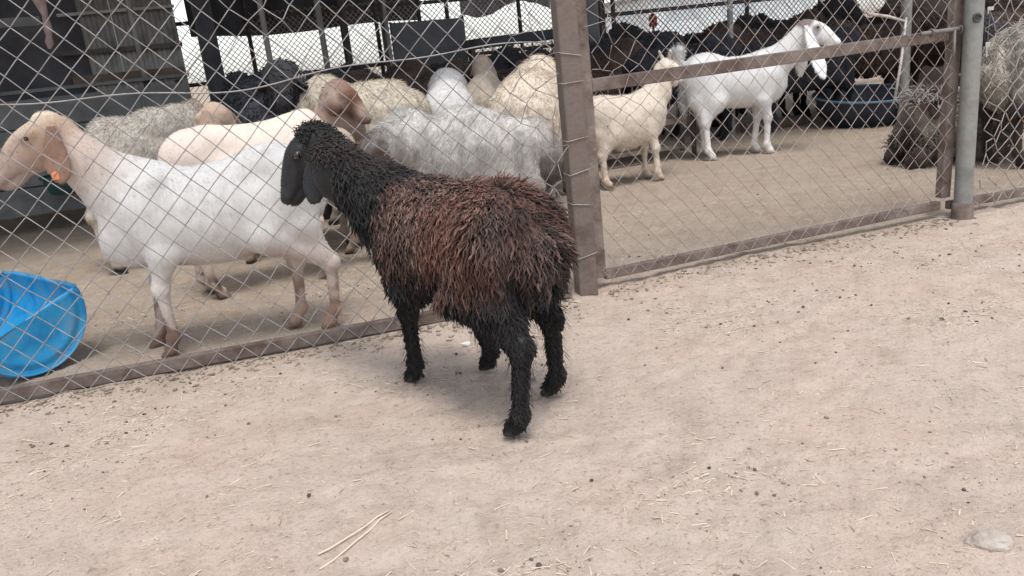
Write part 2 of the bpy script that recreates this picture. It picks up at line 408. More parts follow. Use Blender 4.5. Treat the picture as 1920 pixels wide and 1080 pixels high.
gt = lambda u, z: 0.95 * sm(0.30 - u, 0.0, 0.22) * sm(z, 0.55, 0.85) + 0.35 * sm(u, 1.7, 2.0) * sm(1.3 - z, 0, .3)
chainlink(gate, GA + gd * 0.02 - gn * 0.030, gd, gn, Gl - 0.03, 0.0455, 0.0465, 0.046, 1.93, mk_defo(57, 0.016, 0.016, 0.014, gt), 0.0015, MAT['wire2'])
# slide bolt
bz = 0.952; b0 = GA + gd * (Gl - 0.26) - gn * 0.05; b1 = GA + gd * (Gl + 0.105) - gn * 0.05
m = MB(); m.tube([(b0[0], b0[1], bz), (b1[0], b1[1], bz + 0.006)], 0.011, 6); sbolt = m.build('slide_bolt', MAT['pipegrey'], gate, smooth=True)
hp = GA + gd * (Gl - 0.055) - gn * 0.055
m = MB(); m.tube([(hp[0], hp[1], bz), (hp[0], hp[1] - 0.004, bz - 0.10), (hp[0] - 0.008, hp[1] - 0.012, bz - 0.13)], 0.007, 6); m.build('bolt_handle', MAT['pipegrey'], sbolt, smooth=True)
for du in (0.20, 0.02):
    q = GA + gd * (Gl - du) - gn * 0.052
    m = MB(); a = np.linspace(0, 2 * np.pi, 13)
    m.tube([(q[0] - gn[0] * 0.017 * math.cos(t), q[1] - gn[1] * 0.017 * math.cos(t), bz + 0.017 * math.sin(t)) for t in a], 0.004, 6)
    m.build('bolt_guide', MAT['iron'], gate, smooth=True)

# galvanised end post
PX, PY = 2.40, 4.075
pipe = empty('pipe_post', (PX, PY, 0))
tag(pipe, 'round grey galvanised pipe post the gate bolts into', 'post')
m = MB(); m.tube([(0, 0, z) for z in np.linspace(-0.05, 2.05, 8)], 0.044, 20); pshaft = m.build('shaft', MAT['pipe'], pipe, smooth=True)
m = MB(); m.tube([(0, 0, -0.05), (0, 0, 0.03), (0, 0, 0.075), (0, 0, 0.08)], [0.054, 0.0535, 0.052, 0.045], 20); m.build('base_sleeve', MAT['iron'], pipe, smooth=True)
m = MB(); m.tube([(0.035, -0.052, 1.0 + 0.0), (0.035, -0.0525, 1.001)], 0.002, 6)
a = np.linspace(0, 2 * np.pi, 15)
m = MB(); m.tube([(-0.012 + 0.018 * math.cos(t), -0.0485, 1.0 + 0.018 * math.sin(t)) for t in a], 0.006, 6); m.build('bolt_hole_rim', MAT['pipedark'], pshaft, smooth=True)
m = MB(); m.tube([(-0.012, -0.046, 1.0), (-0.012, -0.050, 1.0)], [0.013, 0.013], 6); m.build('bolt_hole', MAT['black'], pshaft)
# keys on a ring of wire hung on the mesh beside the post
keys = empty('key_bunch', (2.475, 4.07, 0.98)); tag(keys, 'two keys on a cord hanging beside the grey pipe post', 'keys')
m = MB(); m.tube([(0, 0, 0.05), (0.004, 0.003, 0.0), (-0.002, 0, -0.06), (0.0, 0, -0.10)], 0.002, 6); m.build('cord', MAT['pipegrey'], keys)
m = MB(); m.box((0, -0.004, 0.055), (0.032, 0.004, 0.018)); m.tube([(-.012, -.006, .055), (-.012, -.006, .03)], .004, 6); m.build('key', MAT['key'], keys, bevel=0.002)
m = MB(); m.box((-0.002, -0.004, -0.115), (0.024, 0.004, 0.026)); m.box((-0.006, -0.004, -0.15), (0.008, 0.004, 0.05)); m.box((-0.001, -0.004, -0.165), (0.010, 0.004, 0.008)); m.build('key', MAT['key'], keys, bevel=0.0015)

# right fence panel beyond the pipe
RA = np.array([2.455, 4.08]); RB = np.array([4.3, 4.62]); rd = unit(RB - RA); rn = np.array([-rd[1], rd[0]]); Rl = np.linalg.norm(RB - RA)
fence2 = empty('chain_link_fence', (0, 0, 0)); tag(fence2, 'chain-link fence panel running off behind the grey pipe post', 'fence')
m = MB(); m.beam((RA[0] - 0.10, RA[1] - 0.03 + 0.09, 0.055), (RB[0], RB[1], 0.045), 0.034, 0.044); m.build('bottom_rail', MAT['iron'], fence2, bevel=0.004)
chainlink(fence2, RA - rn * 0.0 + rd * 0.02, rd, rn, Rl, 0.0455, 0.0465, 0.046, 1.93, mk_defo(77, 0.016, 0.014, 0.014, lambda u, z: 0.5 * sm(0.35 - u, 0, 0.3)), 0.0024, MAT['wire2'])
m = MB(); m.tube([(RB[0], RB[1], z) for z in (-0.05, 0.7, 1.4, 2.05)], 0.04, 12); m.build('end_post', MAT['pipe'], fence2, smooth=True)

# ------------------------------------------------------------------ animal bodies: implicit shapes -> one continuous skin
def rot_frame(yaw, pitch, roll=0.0):
    """columns fwd, left, up; pitch>0 looks up."""
    cy, sy, cp, sp = math.cos(yaw), math.sin(yaw), math.cos(pitch), math.sin(pitch)
    f = np.array([cy * cp, sy * cp, sp]); lft = np.array([-sy, cy, 0.0]); up = np.cross(f, lft)
    cr, sr = math.cos(roll), math.sin(roll)
    l2 = lft * cr + up * sr; u2 = up * cr - lft * sr
    return np.stack([f, l2, u2], 1)

def dense(st):
    """smooth the stations of a loft (Catmull-Rom on x)."""
    S = np.array(st, float); n = len(S); out = []
    for i in range(n - 1):
        p0, p1, p2, p3 = S[max(i - 1, 0)], S[i], S[i + 1], S[min(i + 2, n - 1)]
        for t in np.linspace(0, 1, 8, endpoint=False):
            o = 0.5 * ((2 * p1) + (p2 - p0) * t + (2 * p0 - 5 * p1 + 4 * p2 - p3) * t * t + (3 * p1 - p0 - 3 * p2 + p3) * t ** 3)
            o[0] = p1[0] * (1 - t) + p2[0] * t
            out.append(o)
    out.append(S[-1]); return np.array(out)

class Body:
    def __init__(s, vox): s.vox = vox; s.pr = []
    def cone(s, a, b, ra, rb, k=0.03, c=(1, 1, 1), c2=None, sq=1.0):
        a = np.array(a, float); b = np.array(b, float); ba = b - a; L2 = ba @ ba + 1e-12
        c = np.array(c, float); c2 = c if c2 is None else np.array(c2, float)
        def fn(P):
            q = P - a; t = np.clip(q @ ba / L2, 0, 1); e = q - t[:, None] * ba
            d2 = e[:, 0] ** 2 + (e[:, 1] / sq) ** 2 + e[:, 2] ** 2
            return np.sqrt(d2) - (ra + (rb - ra) * t), t
        r = max(ra, rb) * max(1, sq)
        s.pr.append((fn, np.minimum(a, b) - r, np.maximum(a, b) + r, k, c, c2)); return s
    def chain(s, pts, k=0.03, sq=1.0):
        """pts: (point, radius, colour)"""
        for (a, ra, ca), (b, rb, cb) in zip(pts[:-1], pts[1:]): s.cone(a, b, ra, rb, k, ca, cb, sq)
        return s
    def ell(s, c0, r, k=0.03, c=(1, 1, 1), R=None):
        c0 = np.array(c0, float); r = np.array(r, float); R = np.eye(3) if R is None else R
        c = np.array(c, float)
        def fn(P):
            q = (P - c0) @ R; l = np.sqrt(((q / r) ** 2).sum(1)); l2 = np.sqrt(((q / r ** 2) ** 2).sum(1)) + 1e-9
            return l * (l - 1) / l2, np.zeros(len(P))
        m = r.max(); s.pr.append((fn, c0 - m, c0 + m, k, c, c)); return s
    def loft(s, o, R, st, k=0.03, c=(1, 1, 1), c2=None):
        o = np.array(o, float); T = dense(st); x0, x1 = T[0, 0], T[-1, 0]
        c = np.array(c, float); c2 = c if c2 is None else np.array(c2, float)
        def fn(P):
            q = (P - o) @ R; x = np.clip(q[:, 0], x0, x1)
            zt = np.interp(x, T[:, 0], T[:, 1]); zb = np.interp(x, T[:, 0], T[:, 2]); hw = np.interp(x, T[:, 0], T[:, 3])
            hz = np.maximum((zt - zb) / 2, 0.002); zc = (zt + zb) / 2; hw = np.maximum(hw, 0.002)
            qy, qz = q[:, 1], q[:, 2] - zc
            l = np.sqrt((qy / hw) ** 2 + (qz / hz) ** 2); l2 = np.sqrt((qy / hw ** 2) ** 2 + (qz / hz ** 2) ** 2) + 1e-6
            d = np.where(l < 0.3, (l - 1) * np.minimum(hw, hz), l * (l - 1) / l2)
            dx = np.abs(q[:, 0] - x)
            return np.where(dx > 0, np.hypot(np.maximum(d, 0), dx), d), (x - x0) / (x1 - x0)
        cs = []
        for x, zt, zb, hw in T:
            for z in (zt, zb):
                for y in (-hw, hw): cs.append(o + R @ np.array([x, y, z]))
        cs = np.array(cs)
        s.pr.append((fn, cs.min(0), cs.max(0), k, c, c2)); return s
    def dist(s, P):
        D = np.full(len(P), 1.0); C = np.zeros((len(P), 3))
        for fn, lo, hi, k, c, c2 in s.pr:
            d, t = fn(P)
            h = np.clip(0.5 + 0.5 * (D - d) / k, 0, 1)
            D = D * (1 - h) + d * h - k * h * (1 - h)
            C = C * (1 - h)[:, None] + (c + (c2 - c) * t[:, None]) * h[:, None]
        return D, C
    def skin(s):
        v = s.vox
        lo = np.min([p[1] for p in s.pr], 0) - 4 * v; hi = np.max([p[2] for p in s.pr], 0) + 4 * v
        n = np.ceil((hi - lo) / v).astype(int) + 1
        ax = [lo[i] + np.arange(n[i]) * v for i in range(3)]
        D = np.full(tuple(n), 1.0)
        for fn, a, b, k, c, c2 in s.pr:
            m = k + 3 * v
            i0 = np.clip(np.floor((a - m - lo) / v).astype(int), 0, n - 1); i1 = np.clip(np.ceil((b + m - lo) / v).astype(int) + 1, 1, n)
            g = np.stack(np.meshgrid(*[ax[i][i0[i]:i1[i]] for i in range(3)], indexing='ij'), -1)
            d, _ = fn(g.reshape(-1, 3)); d = d.reshape(g.shape[:3])
            sl_ = tuple(slice(i0[i], i1[i]) for i in range(3)); D0 = D[sl_]
            h = np.clip(0.5 + 0.5 * (D0 - d) / k, 0, 1)
            D[sl_] = D0 * (1 - h) + d * h - k * h * (1 - h)
        V, Q = surface_nets(D, lo, v)
        for _ in range(2):
            d0, _c = s.dist(V); e = 0.3 * v
            G = np.stack([s.dist(V + np.eye(3)[i] * e)[0] - d0 for i in range(3)], 1) / e
            g2 = np.maximum((G ** 2).sum(1), 0.2)
            V = V - np.clip(d0 / g2, -0.6 * v, 0.6 * v)[:, None] * G
        d0, C = s.dist(V); e = 0.5 * v
        G = np.stack([s.dist(V + np.eye(3)[i] * e)[0] - d0 for i in range(3)], 1)
        N = G / (np.linalg.norm(G, axis=1)[:, None] + 1e-9)
        return V, Q, N, C

def surface_nets(D, lo, v):
    S = D < 0; nx, ny, nz = D.shape
    cnt = np.zeros((nx - 1, ny - 1, nz - 1), np.int8)
    for a in (0, 1):
        for b in (0, 1):
            for c in (0, 1): cnt += S[a:nx - 1 + a, b:ny - 1 + b, c:nz - 1 + c]
    act = (cnt > 0) & (cnt < 8)
    idx = np.full(act.shape, -1, np.int64); I = np.argwhere(act); idx[act] = np.arange(len(I))
    acc = np.zeros((len(I), 3)); nn = np.zeros(len(I))
    cor = [(a, b, c) for a in (0, 1) for b in (0, 1) for c in (0, 1)]
    val = {c: D[I[:, 0] + c[0], I[:, 1] + c[1], I[:, 2] + c[2]] for c in cor}
    for c in cor:
        for ax in range(3):
            if c[ax]: continue
            c2 = list(c); c2[ax] = 1; c2 = tuple(c2)
            d0, d1 = val[c], val[c2]; cr = (d0 < 0) != (d1 < 0)
            t = np.where(cr, d0 / np.where(cr, d0 - d1, 1), 0)
            p = np.tile(np.array(c, float), (len(I), 1)); p[:, ax] = t
            acc += p * cr[:, None]; nn += cr
    V = lo + (I + acc / nn[:, None]) * v
    Qs = []
    for ax in range(3):
        o1, o2 = [(1, 2), (2, 0), (0, 1)][ax]
        s0 = [slice(None)] * 3; s1 = [slice(None)] * 3; s0[ax] = slice(0, -1); s1[ax] = slice(1, None)
        for o in (o1, o2): s0[o] = slice(1, -1); s1[o] = slice(1, -1)
        A = S[tuple(s0)]; B = S[tuple(s1)]
        for fl, msk in ((0, A & ~B), (1, ~A & B)):
            K = np.argwhere(msk)
            if not len(K): continue
            K[:, o1] += 1; K[:, o2] += 1
            q = []
            for a, b in ((-1, -1), (0, -1), (0, 0), (-1, 0)):
                k = K.copy(); k[:, o1] += a; k[:, o2] += b; q.append(idx[k[:, 0], k[:, 1], k[:, 2]])
            q = np.stack(q, 1); Qs.append(q[:, ::-1] if fl else q)
    return V, np.concatenate(Qs)

# ---- anatomy
GOAT = [(-.475, .60, .54, .02), (-.45, .685, .50, .065), (-.38, .765, .455, .105), (-.25, .81, .43, .125), (-.08, .795, .395, .155), (.10, .795, .385, .160),
        (.24, .82, .39, .14), (.34, .825, .40, .115), (.41, .76, .44, .09), (.46, .66, .50, .045)]
SHEEP = [(-.43, .55, .47, .03), (-.40, .64, .39, .11), (-.31, .725, .34, .165), (-.12, .745, .31, .19), (.06, .735, .305, .19), (.19, .74, .325, .17),
         (.29, .715, .365, .14), (.36, .64, .41, .09), (.40, .56, .47, .03)]
HEAD_GOAT = [(-.075, .02, -.045, .02), (-.05, .048, -.07, .045), (.0, .064, -.092, .058), (.05, .066, -.105, .062), (.10, .060, -.098, .052), (.15, .042, -.088, .043),
             (.20, .014, -.080, .036), (.24, -.012, -.076, .031), (.265, -.032, -.068, .016)]
HEAD_SHEEP = [(-.075, .02, -.045, .02), (-.05, .05, -.07, .05), (.0, .068, -.092, .064), (.05, .074, -.105, .066), (.10, .066, -.10, .056), (.15, .044, -.09, .046),
              (.20, .016, -.088, .041), (.235, -.008, -.088, .037), (.258, -.034, -.078, .020)]
def scale_st(st, sx, sz, sy, z0=0.0): return [(x * sx, zt * sz + z0, zb * sz + z0, hw * sy) for x, zt, zb, hw in st]

def ear(B, base, dr, wd, L, W, T, c, c2=None):
    dr = unit(dr); wd = np.array(wd, float); wd = wd - dr * (wd @ dr); wd = unit(wd); th = np.cross(wd, dr)
    R = np.stack([dr, th, wd], 1)
    st = [(0, .32 * W, -.32 * W, T), (.2 * L, .62 * W, -.62 * W, T), (.5 * L, .98 * W, -.9 * W, T * .9), (.78 * L, .9 * W, -.95 * W, T * .8), (.95 * L, .42 * W, -.55 * W, T * .7), (L, .1 * W, -.2 * W, T * .5)]
    B.loft(base, R, st, 0.012, c, c2)

def leg_front(B, xs, y, zs, foot, s, c, cf, hoof, thick=1.0, cu=None):
    cu = c if cu is None else cu
    fx, fy = foot; t = thick * s
    sh = (xs, y * 0.85, zs); el = (xs - .035 * s, y, .475 * s / .84 * .84 if False else zs * 0.72)
    kz = 0.30 * s
    kn = ((el[0] * .42 + fx * .58) + .012 * s, el[1] * .42 + fy * .58, kz)
    fe = (fx - .012 * s, fy, .085 * s)
    B.cone(sh, el, .085 * t, .062 * t, .05, cu, cu, .8)
    B.cone(el, kn, .054 * t, .030 * t, .03, cu, c)
    B.ell(kn, (.034 * t, .031 * t, .040 * t), .02, c)
    B.cone(kn, fe, .0245 * t, .0205 * t, .018, c, cf)
    B.ell(fe, (.027 * t, .026 * t, .027 * t), .015, cf)
    B.cone(fe, (fx + .012 * s, fy, .035 * s), .021 * t, .026 * t, .012, cf)
    for e in (-1, 1): B.cone((fx + .006 * s, fy + e * .012 * s, .026 * s), (fx + .040 * s, fy + e * .010 * s, .012 * s), .0185 * t, .013 * t, .008, hoof)
def leg_hind(B, xh, y, zh, foot, s, c, cf, hoof, thick=1.0, hockx=None, cu=None):
    cu = c if cu is None else cu
    fx, fy = foot; t = thick * s
    hip = (xh, y * .75, zh); stf = (xh + .115 * s, y * 1.08, zh * 0.70)
    hk = ((fx - .034 * s) if hockx is None else hockx, (y + fy * 2) / 3, .30 * s)
    fe = (fx - .020 * s, fy, .085 * s)
    B.cone(hip, stf, .125 * t, .085 * t, .06, cu, cu, .75)
    B.cone(hip, (xh - .02 * s, y * .95, zh * .74), .115 * t, .075 * t, .05, cu, cu, .75)
    B.cone(stf, hk, .068 * t, .031 * t, .035, cu, c)
    B.cone((xh - .02 * s, y * .95, zh * .74), hk, .06 * t, .024 * t, .035, cu, c)
    B.ell(hk, (.036 * t, .028 * t, .040 * t), .02, c)
    B.cone(hk, fe, .026 * t, .021 * t, .018, c, cf)
    B.ell(fe, (.027 * t, .026 * t, .027 * t), .015, cf)
    B.cone(fe, (fx + .012 * s, fy, .035 * s), .021 * t, .026 * t, .012, cf)
    for e in (-1, 1): B.cone((fx + .006 * s, fy + e * .012 * s, .026 * s), (fx + .040 * s, fy + e * .010 * s, .012 * s), .0185 * t, .013 * t, .008, hoof)

def w2l(pos, head, p):
    d = np.array(p[:2]) - np.array(pos[:2]); c, s_ = math.cos(head), math.sin(head)
    q = (d[0] * c + d[1] * s_, -d[0] * s_ + d[1] * c)
    return np.array(q) if len(p) == 2 else np.array([q[0], q[1], p[2]])

def quadruped(pos, head, vox, torso, s, feet, neck, hp, hyaw, hpitch, hst, hs_, cols, ears, hroll=0.0, tail=None, eary=.056, earz=.012, thick=1.0, xs=.27, xh=-.33, wy=.105, zs=.62, zh=.66, nsq=.8, hockx=(None, None)):
    """feet: local (x,y) FL FR HL HR (None = skip). neck: list of (point, r, col). ears: (dirL, dirR, L, W, T, wd)"""
    B = Body(vox)
    B.loft((0, 0, 0), np.eye(3), torso, .03, cols['body'])
    for i_, sg in ((0, 1), (1, -1)):
        if feet[i_] is not None: leg_front(B, xs * s, sg * wy * s, zs * s, feet[i_], s, cols['leg'], cols['foot'], cols['hoof'], thick, cu=cols['body'])
    for i_, sg in ((2, 1), (3, -1)):
        if feet[i_] is not None: leg_hind(B, xh * s, sg * wy * s, zh * s, feet[i_], s, cols['leg'], cols['foot'], cols['hoof'], thick, hockx[i_ - 2], cu=cols['body'])
    B.chain(neck, .05, nsq)
    HR = rot_frame(hyaw, hpitch, hroll); hp = np.array(hp, float)
    B.loft(hp, HR, [(a * hs_, b * hs_, c * hs_, d * hs_) for a, b, c, d in hst], .03, cols['head'], cols.get('nose', cols['head']))
    # muzzle, brow, jaw
    def H(x, y, z): return hp + HR @ (np.array([x, y, z]) * hs_)
    B.ell(H(.235, 0, -.045), np.array((.032, .034, .028)) * hs_, .02, cols.get('nose', cols['head']), HR)
    B.ell(H(.20, 0, -.082), np.array((.045, .026, .018)) * hs_, .02, cols.get('nose', cols['head']), HR)
    for sg in (1, -1):
        B.ell(H(.05, sg * .050, .026), np.array((.030, .017, .020)) * hs_, .018, cols['head'], HR)
        B.ell(H(.03, sg * .042, -.062), np.array((.055, .024, .04)) * hs_, .025, cols['head'], HR)
    if ears:
        dl, drr, L, W, T, wd = ears
        for sg, dv in ((1, dl), (-1, drr)):
            if dv is None: continue
            ear(B, H(-.030, sg * eary, earz), np.array(dv, float), np.array(wd, float), L, W, T, cols['ear'], cols.get('eartip', cols['ear']))
    if tail:
        B.chain(tail, .03, 1.0)
    return B, HR, hp, H

def eyes(root, H, HR, hs_, x=.060, y=.056, z=.022, r=.0125):
    out = []
    for sg in (1, -1):
        c = H(x, sg * y, z); th = np.linspace(0, np.pi, 9); ph = np.linspace(0, 2 * np.pi, 12, endpoint=False)
        V = np.array([[math.sin(a) * math.cos(b), math.sin(a) * math.sin(b), math.cos(a)] for a in th for b in ph]) * r * hs_ + c
        Qe = [[i_ * 12 + j_, i_ * 12 + 12 + j_, i_ * 12 + 12 + (j_ + 1) % 12, i_ * 12 + (j_ + 1) % 12] for i_ in range(8) for j_ in range(12)]
        me = mesh_np('eye', V, Qe); o = link('eye', me, MAT['eye'], root); out.append(o)
    return out

def animal_root(name, pos, head, label, cat, group=None):
    o = empty(name, (pos[0], pos[1], 0), head); tag(o, label, cat, group); return o

def sample(V, Q, N, C, n, rng, wfn=None):
    a, b, c, d = V[Q[:, 0]], V[Q[:, 1]], V[Q[:, 2]], V[Q[:, 3]]
    A = 0.5 * np.linalg.norm(np.cross(c - a, d - b), axis=1)
    if wfn is not None: A = A * wfn((a + b + c + d) / 4, N[Q].mean(1))
    A = A / A.sum(); k = rng.choice(len(Q), n, p=A)
    u, v_ = rng.random(n)[:, None], rng.random(n)[:, None]
    wq = [(1 - u) * (1 - v_), u * (1 - v_), u * v_, (1 - u) * v_]
    def mixq(X): return sum(w_ * X[Q[k, i_]] for i_, w_ in enumerate(wq))
    Nn = mixq(N); Nn /= np.linalg.norm(Nn, axis=1)[:, None] + 1e-9
    return mixq(V), Nn, mixq(C)

def locks(P, N, flow, L, r, seg, sides, curl, turns, c0, c1, rng, lift=0.6, sink=0.3, droop=1.2, prof=None):
    """tapered wavy locks; flow = preferred direction once fallen."""
    n = len(P); L = np.broadcast_to(L, (n,)); r = np.broadcast_to(r, (n,))
    F_ = flow / (np.linalg.norm(flow, axis=1)[:, None] + 1e-9)
    p = P - N * (sink * r)[:, None]; path = [p]
    for j_ in range(seg):
        t = (j_ + .5) / seg
        d = N * (lift * (1 - t) ** 1.3) + F_ * (0.25 + droop * t)
        d /= np.linalg.norm(d, axis=1)[:, None] + 1e-9
        p = p + d * (L / seg)[:, None]; path.append(p)
    path = np.stack(path, 1)
    T = np.gradient(path, axis=1); T /= np.linalg.norm(T, axis=2)[:, :, None] + 1e-9
    A = np.cross(T, np.broadcast_to(N[:, None, :], T.shape)); A /= np.linalg.norm(A, axis=2)[:, :, None] + 1e-6
    Bv = np.cross(A, T)
    ph = rng.random(n)[:, None] * 6.28; ts = np.linspace(0, 1, seg + 1)[None, :]
    ang = ph + ts * turns * 6.28 * (0.7 + 0.6 * rng.random(n)[:, None])
    amp = np.broadcast_to(curl, (n,))[:, None] * np.minimum(ts * 3, 1)
    path = path + (np.cos(ang) * amp)[:, :, None] * A + (np.sin(ang) * amp * 0.6)[:, :, None] * Bv
    pr = np.interp(ts[0], [0, .25, .7, 1], [.8, 1, .75, .12]) if prof is None else np.interp(ts[0], *prof)
    R = r[:, None] * pr[None, :]
    th = np.linspace(0, 2 * np.pi, sides, endpoint=False)
    V = path[:, :, None, :] + R[:, :, None, None] * (np.cos(th)[None, None, :, None] * A[:, :, None, :] + np.sin(th)[None, None, :, None] * Bv[:, :, None, :])
    m = (seg + 1) * sides
    V = V.reshape(-1, 3)
    i_ = np.arange(seg)[:, None] * sides; j_ = np.arange(sides)[None, :]; j2 = (j_ + 1) % sides
    q = np.stack([i_ + j_, i_ + sides + j_, i_ + sides + j2, i_ + j2], -1).reshape(-1, 4)
    Qd = (np.arange(n)[:, None, None] * m + q[None]).reshape(-1, 4)
    cc = c0[:, None, :] * (1 - ts[0][None, :, None]) + c1[:, None, :] * ts[0][None, :, None]
    Cc = np.repeat(cc[:, :, None, :], sides, 2).reshape(-1, 3)
    return V, Qd, Cc
def hairs(P, N, flow, L, wd, c, rng, lift=.35):
    """one thin triangle per hair."""
    n = len(P); d = N * lift + flow / (np.linalg.norm(flow, axis=1)[:, None] + 1e-9) + rng.normal(0, .22, (n, 3)); d /= np.linalg.norm(d, axis=1)[:, None]
    sd_ = np.cross(d, rng.normal(size=(n, 3))); sd_ /= np.linalg.norm(sd_, axis=1)[:, None]
    L = np.broadcast_to(L, (n,))[:, None]
    V = np.stack([P - sd_ * wd / 2, P + sd_ * wd / 2, P + d * L], 1).reshape(-1, 3)
    T = np.arange(n * 3).reshape(-1, 3)
    return V, T, np.repeat(c, 3, 0)
def grav(N, extra=(0, 0, 0)):
    gdir = np.array([0, 0, -1.]) + np.array(extra); t = gdir[None, :] - N * (N @ gdir)[:, None]
    return t

# ------------------------------------------------------------------ the animals
D2 = math.radians
BLK = (0.013, 0.012, 0.0125); BRN = (0.105, 0.052, 0.038)
TAN = (0.50, 0.31, 0.205); WHT = (0.63, 0.615, 0.595)

def finish(root, V, Q, N, C, mat, disp=None, name='body'):
    if disp is not None: V = V + N * disp[:, None]
    return link(name, mesh_np(name, V, Q, np.clip(C, 0, 1)), mat, root)

def coat_hair(root, V, Q, N, C, n, L, wd, rng, extra=(-.6, 0, 0), wfn=None, lift=.3, name='coat_hair', mat='lock'):
    P, Nn, Cc = sample(V, Q, N, C, n, rng, wfn)
    Vh, Th, Ch = hairs(P, Nn, grav(Nn, extra), L * (0.6 + 0.8 * rng.random(n)), wd, Cc * (0.8 + 0.35 * rng.random((n, 1))), rng, lift)
    o = link(name, mesh_np(name, Vh, Th, np.clip(Ch, 0, 1), False), MAT[mat], root); o['kind'] = 'stuff'; return o

def fleece(root, V, Q, N, C, n, L, r, rng, seg=4, sides=3, curl=.006, turns=1.2, extra=(-.3, 0, 0), wfn=None, lift=.6, dark=.55, tip=1.1, name='fleece', droop=1.2, jit=.25):
    P, Nn, Cc = sample(V, Q, N, C, n, rng, wfn)
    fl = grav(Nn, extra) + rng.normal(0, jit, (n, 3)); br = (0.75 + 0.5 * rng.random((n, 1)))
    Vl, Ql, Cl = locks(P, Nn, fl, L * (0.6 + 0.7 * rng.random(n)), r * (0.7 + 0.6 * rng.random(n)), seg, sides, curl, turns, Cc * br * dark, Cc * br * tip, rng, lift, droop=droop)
    o = link(name, mesh_np(name, Vl, Ql, np.clip(Cl, 0, 1)), MAT['lock'], root); o['kind'] = 'stuff'; return o

# ---- 1. the shaggy black-brown sheep outside the fence
HERO_T = [(-.285, .58, .52, .03), (-.265, .645, .48, .075), (-.205, .70, .455, .105), (-.08, .712, .425, .122), (.05, .705, .40, .128), (.17, .72, .40, .125), (.26, .71, .425, .112), (.33, .64, .46, .075), (.36, .58, .50, .03)]
def hero_sheep():
    rng = np.random.default_rng(5)
    pos, hd = (-0.128, 2.43), D2(136); s = .93
    root = animal_root('sheep', pos, hd, 'shaggy black and brown sheep standing outside the fence', 'sheep')
    L = lambda p: w2l(pos, hd, p)
    feet = [L((-0.373, 2.625)), L((-0.108, 2.66)), L((-0.03, 2.13)), L((0.098, 2.385))]
    cols = dict(body=BLK, leg=BLK, foot=BLK, hoof=(.02, .017, .015), head=BLK, nose=(.018, .018, .020), ear=(.016, .017, .020))
    hp = L((-0.635, 2.83, 0.850)); HS = .86
    neck = [((.18, .0, .57), .118, BLK), ((.31, .045, .655), .098, BLK), ((.45, .12, .76), .080, BLK), (tuple(hp + np.array([-.03, -.02, -.02])), .066, BLK)]
    tail = [((-.25, 0, .59), .05, BLK), ((-.295, 0, .53), .055, BLK), ((-.295, 0, .47), .04, BLK)]
    earv = unit((-.02, .34, -1))
    B, HR, hp, H = quadruped(pos, hd, .0075, HERO_T, s, feet, neck, hp, D2(188) - hd, D2(-46), HEAD_SHEEP, HS, cols,
                             (tuple(earv), (.0, -.5, -1), .215, .046, .0100, (.86, .55, 0)), tail=tail, thick=.92, xs=.24, xh=-.19, wy=.088, zs=.58, zh=.61, eary=.080, earz=-.015)
    V, Q, N, C = B.skin()
    hq = (V - hp) @ HR / HS
    for sg in (1, -1):
        k = (1 - sm(np.linalg.norm((hq - np.array([.245, sg * .021, -.034])) / np.array([.013, .012, .008]), axis=1), .6, 1.2))
        V = V - N * (.005 * k)[:, None]
    k = np.exp(-((hq[:, 2] + .066 + .10 * (hq[:, 0] - .22)) / .006) ** 2) * sm(hq[:, 0], .15, .18)
    V = V - N * (.005 * k)[:, None]
    finish(root, V, Q, N, C, MAT['blackface'], .0015 * vnoise(V, 45, 4))
    ey = eyes(root, H, HR, HS, x=.064, y=.0635, z=.022, r=.0150)
    for sg in (1, -1):   # rim of the lid, coloured pale to stand in for the eye highlight
        c = H(.064, sg * .0725, .022); a = np.linspace(0, 2 * np.pi, 17)
        m = MB(); m.tube([tuple(c + HR @ np.array([.0125 * math.cos(t), -.001 * sg, .0085 * math.sin(t)])) for t in a], .0016, 6, False); m.build('eyelid', MAT['lid'], ey[0 if sg == 1 else 1], smooth=True)
    # where the wool grows
    eb = H(-.03, .080, -.015)
    def face(P):
        q = (P - hp) @ HR / HS
        w_ = P - eb; t = np.clip(w_ @ earv, 0, .19); dd = np.linalg.norm(w_ - t[:, None] * earv, axis=1)
        return np.maximum(sm(q[:, 0] + .3 * np.abs(q[:, 2]), .005, .035) * (np.linalg.norm(q, axis=1) < .34), (dd < .05) * (w_[:, 1] > -.005) * 1.0)
    def brownness(P):
        nz = fbm(P, 6, 3, 2) * .05
        a = sm(P[:, 2] + nz - .10 * P[:, 0], .43, .60) * (1 - sm(P[:, 0] + nz * 1.3 + .35 * (P[:, 2] - .6), .17, .33))
        low = .6 * sm(P[:, 2] + nz, .40, .48) * (1 - sm(P[:, 0], -.05, .12))
        return np.maximum(a, low) * (1 - .55 * sm(-P[:, 0] + nz, .18, .28)) * (.55 + .45 * sm(fbm(P, 5, 63, 2), -.45, .25))
    n = 6000; P, Nn, Cc = sample(V, Q, N, C, n, rng, lambda Pc, Nc: face(Pc) * (np.linalg.norm(np.abs((Pc - hp) @ HR / HS) * np.array([1, 1, 1]) - np.array([.064, .066, .022]), axis=1) > .026))
    Vh, Th, Ch = hairs(P, Nn, grav(Nn) + (HR @ np.array([.8, 0, 0]))[None, :], .004 + .004 * rng.random(n), .0011, np.array([.034, .033, .036]) * (.3 + 1.4 * rng.random((n, 1)) ** 2), rng, .3)
    link('face_hair', mesh_np('face_hair', Vh, Th, Ch, False), MAT['lock'], root)['kind'] = 'stuff'
    # main cords on the trunk
    def wtr(Pc, Nc): return (1 - face(Pc)) * sm(Pc[:, 2], .40, .46) * (1 - sm(Pc[:, 0], .30, .40)) * (1 - .8 * sm(-Nc[:, 2], .4, .9))
    n = 14000; P, Nn, _ = sample(V, Q, N, C, n, rng, wtr)
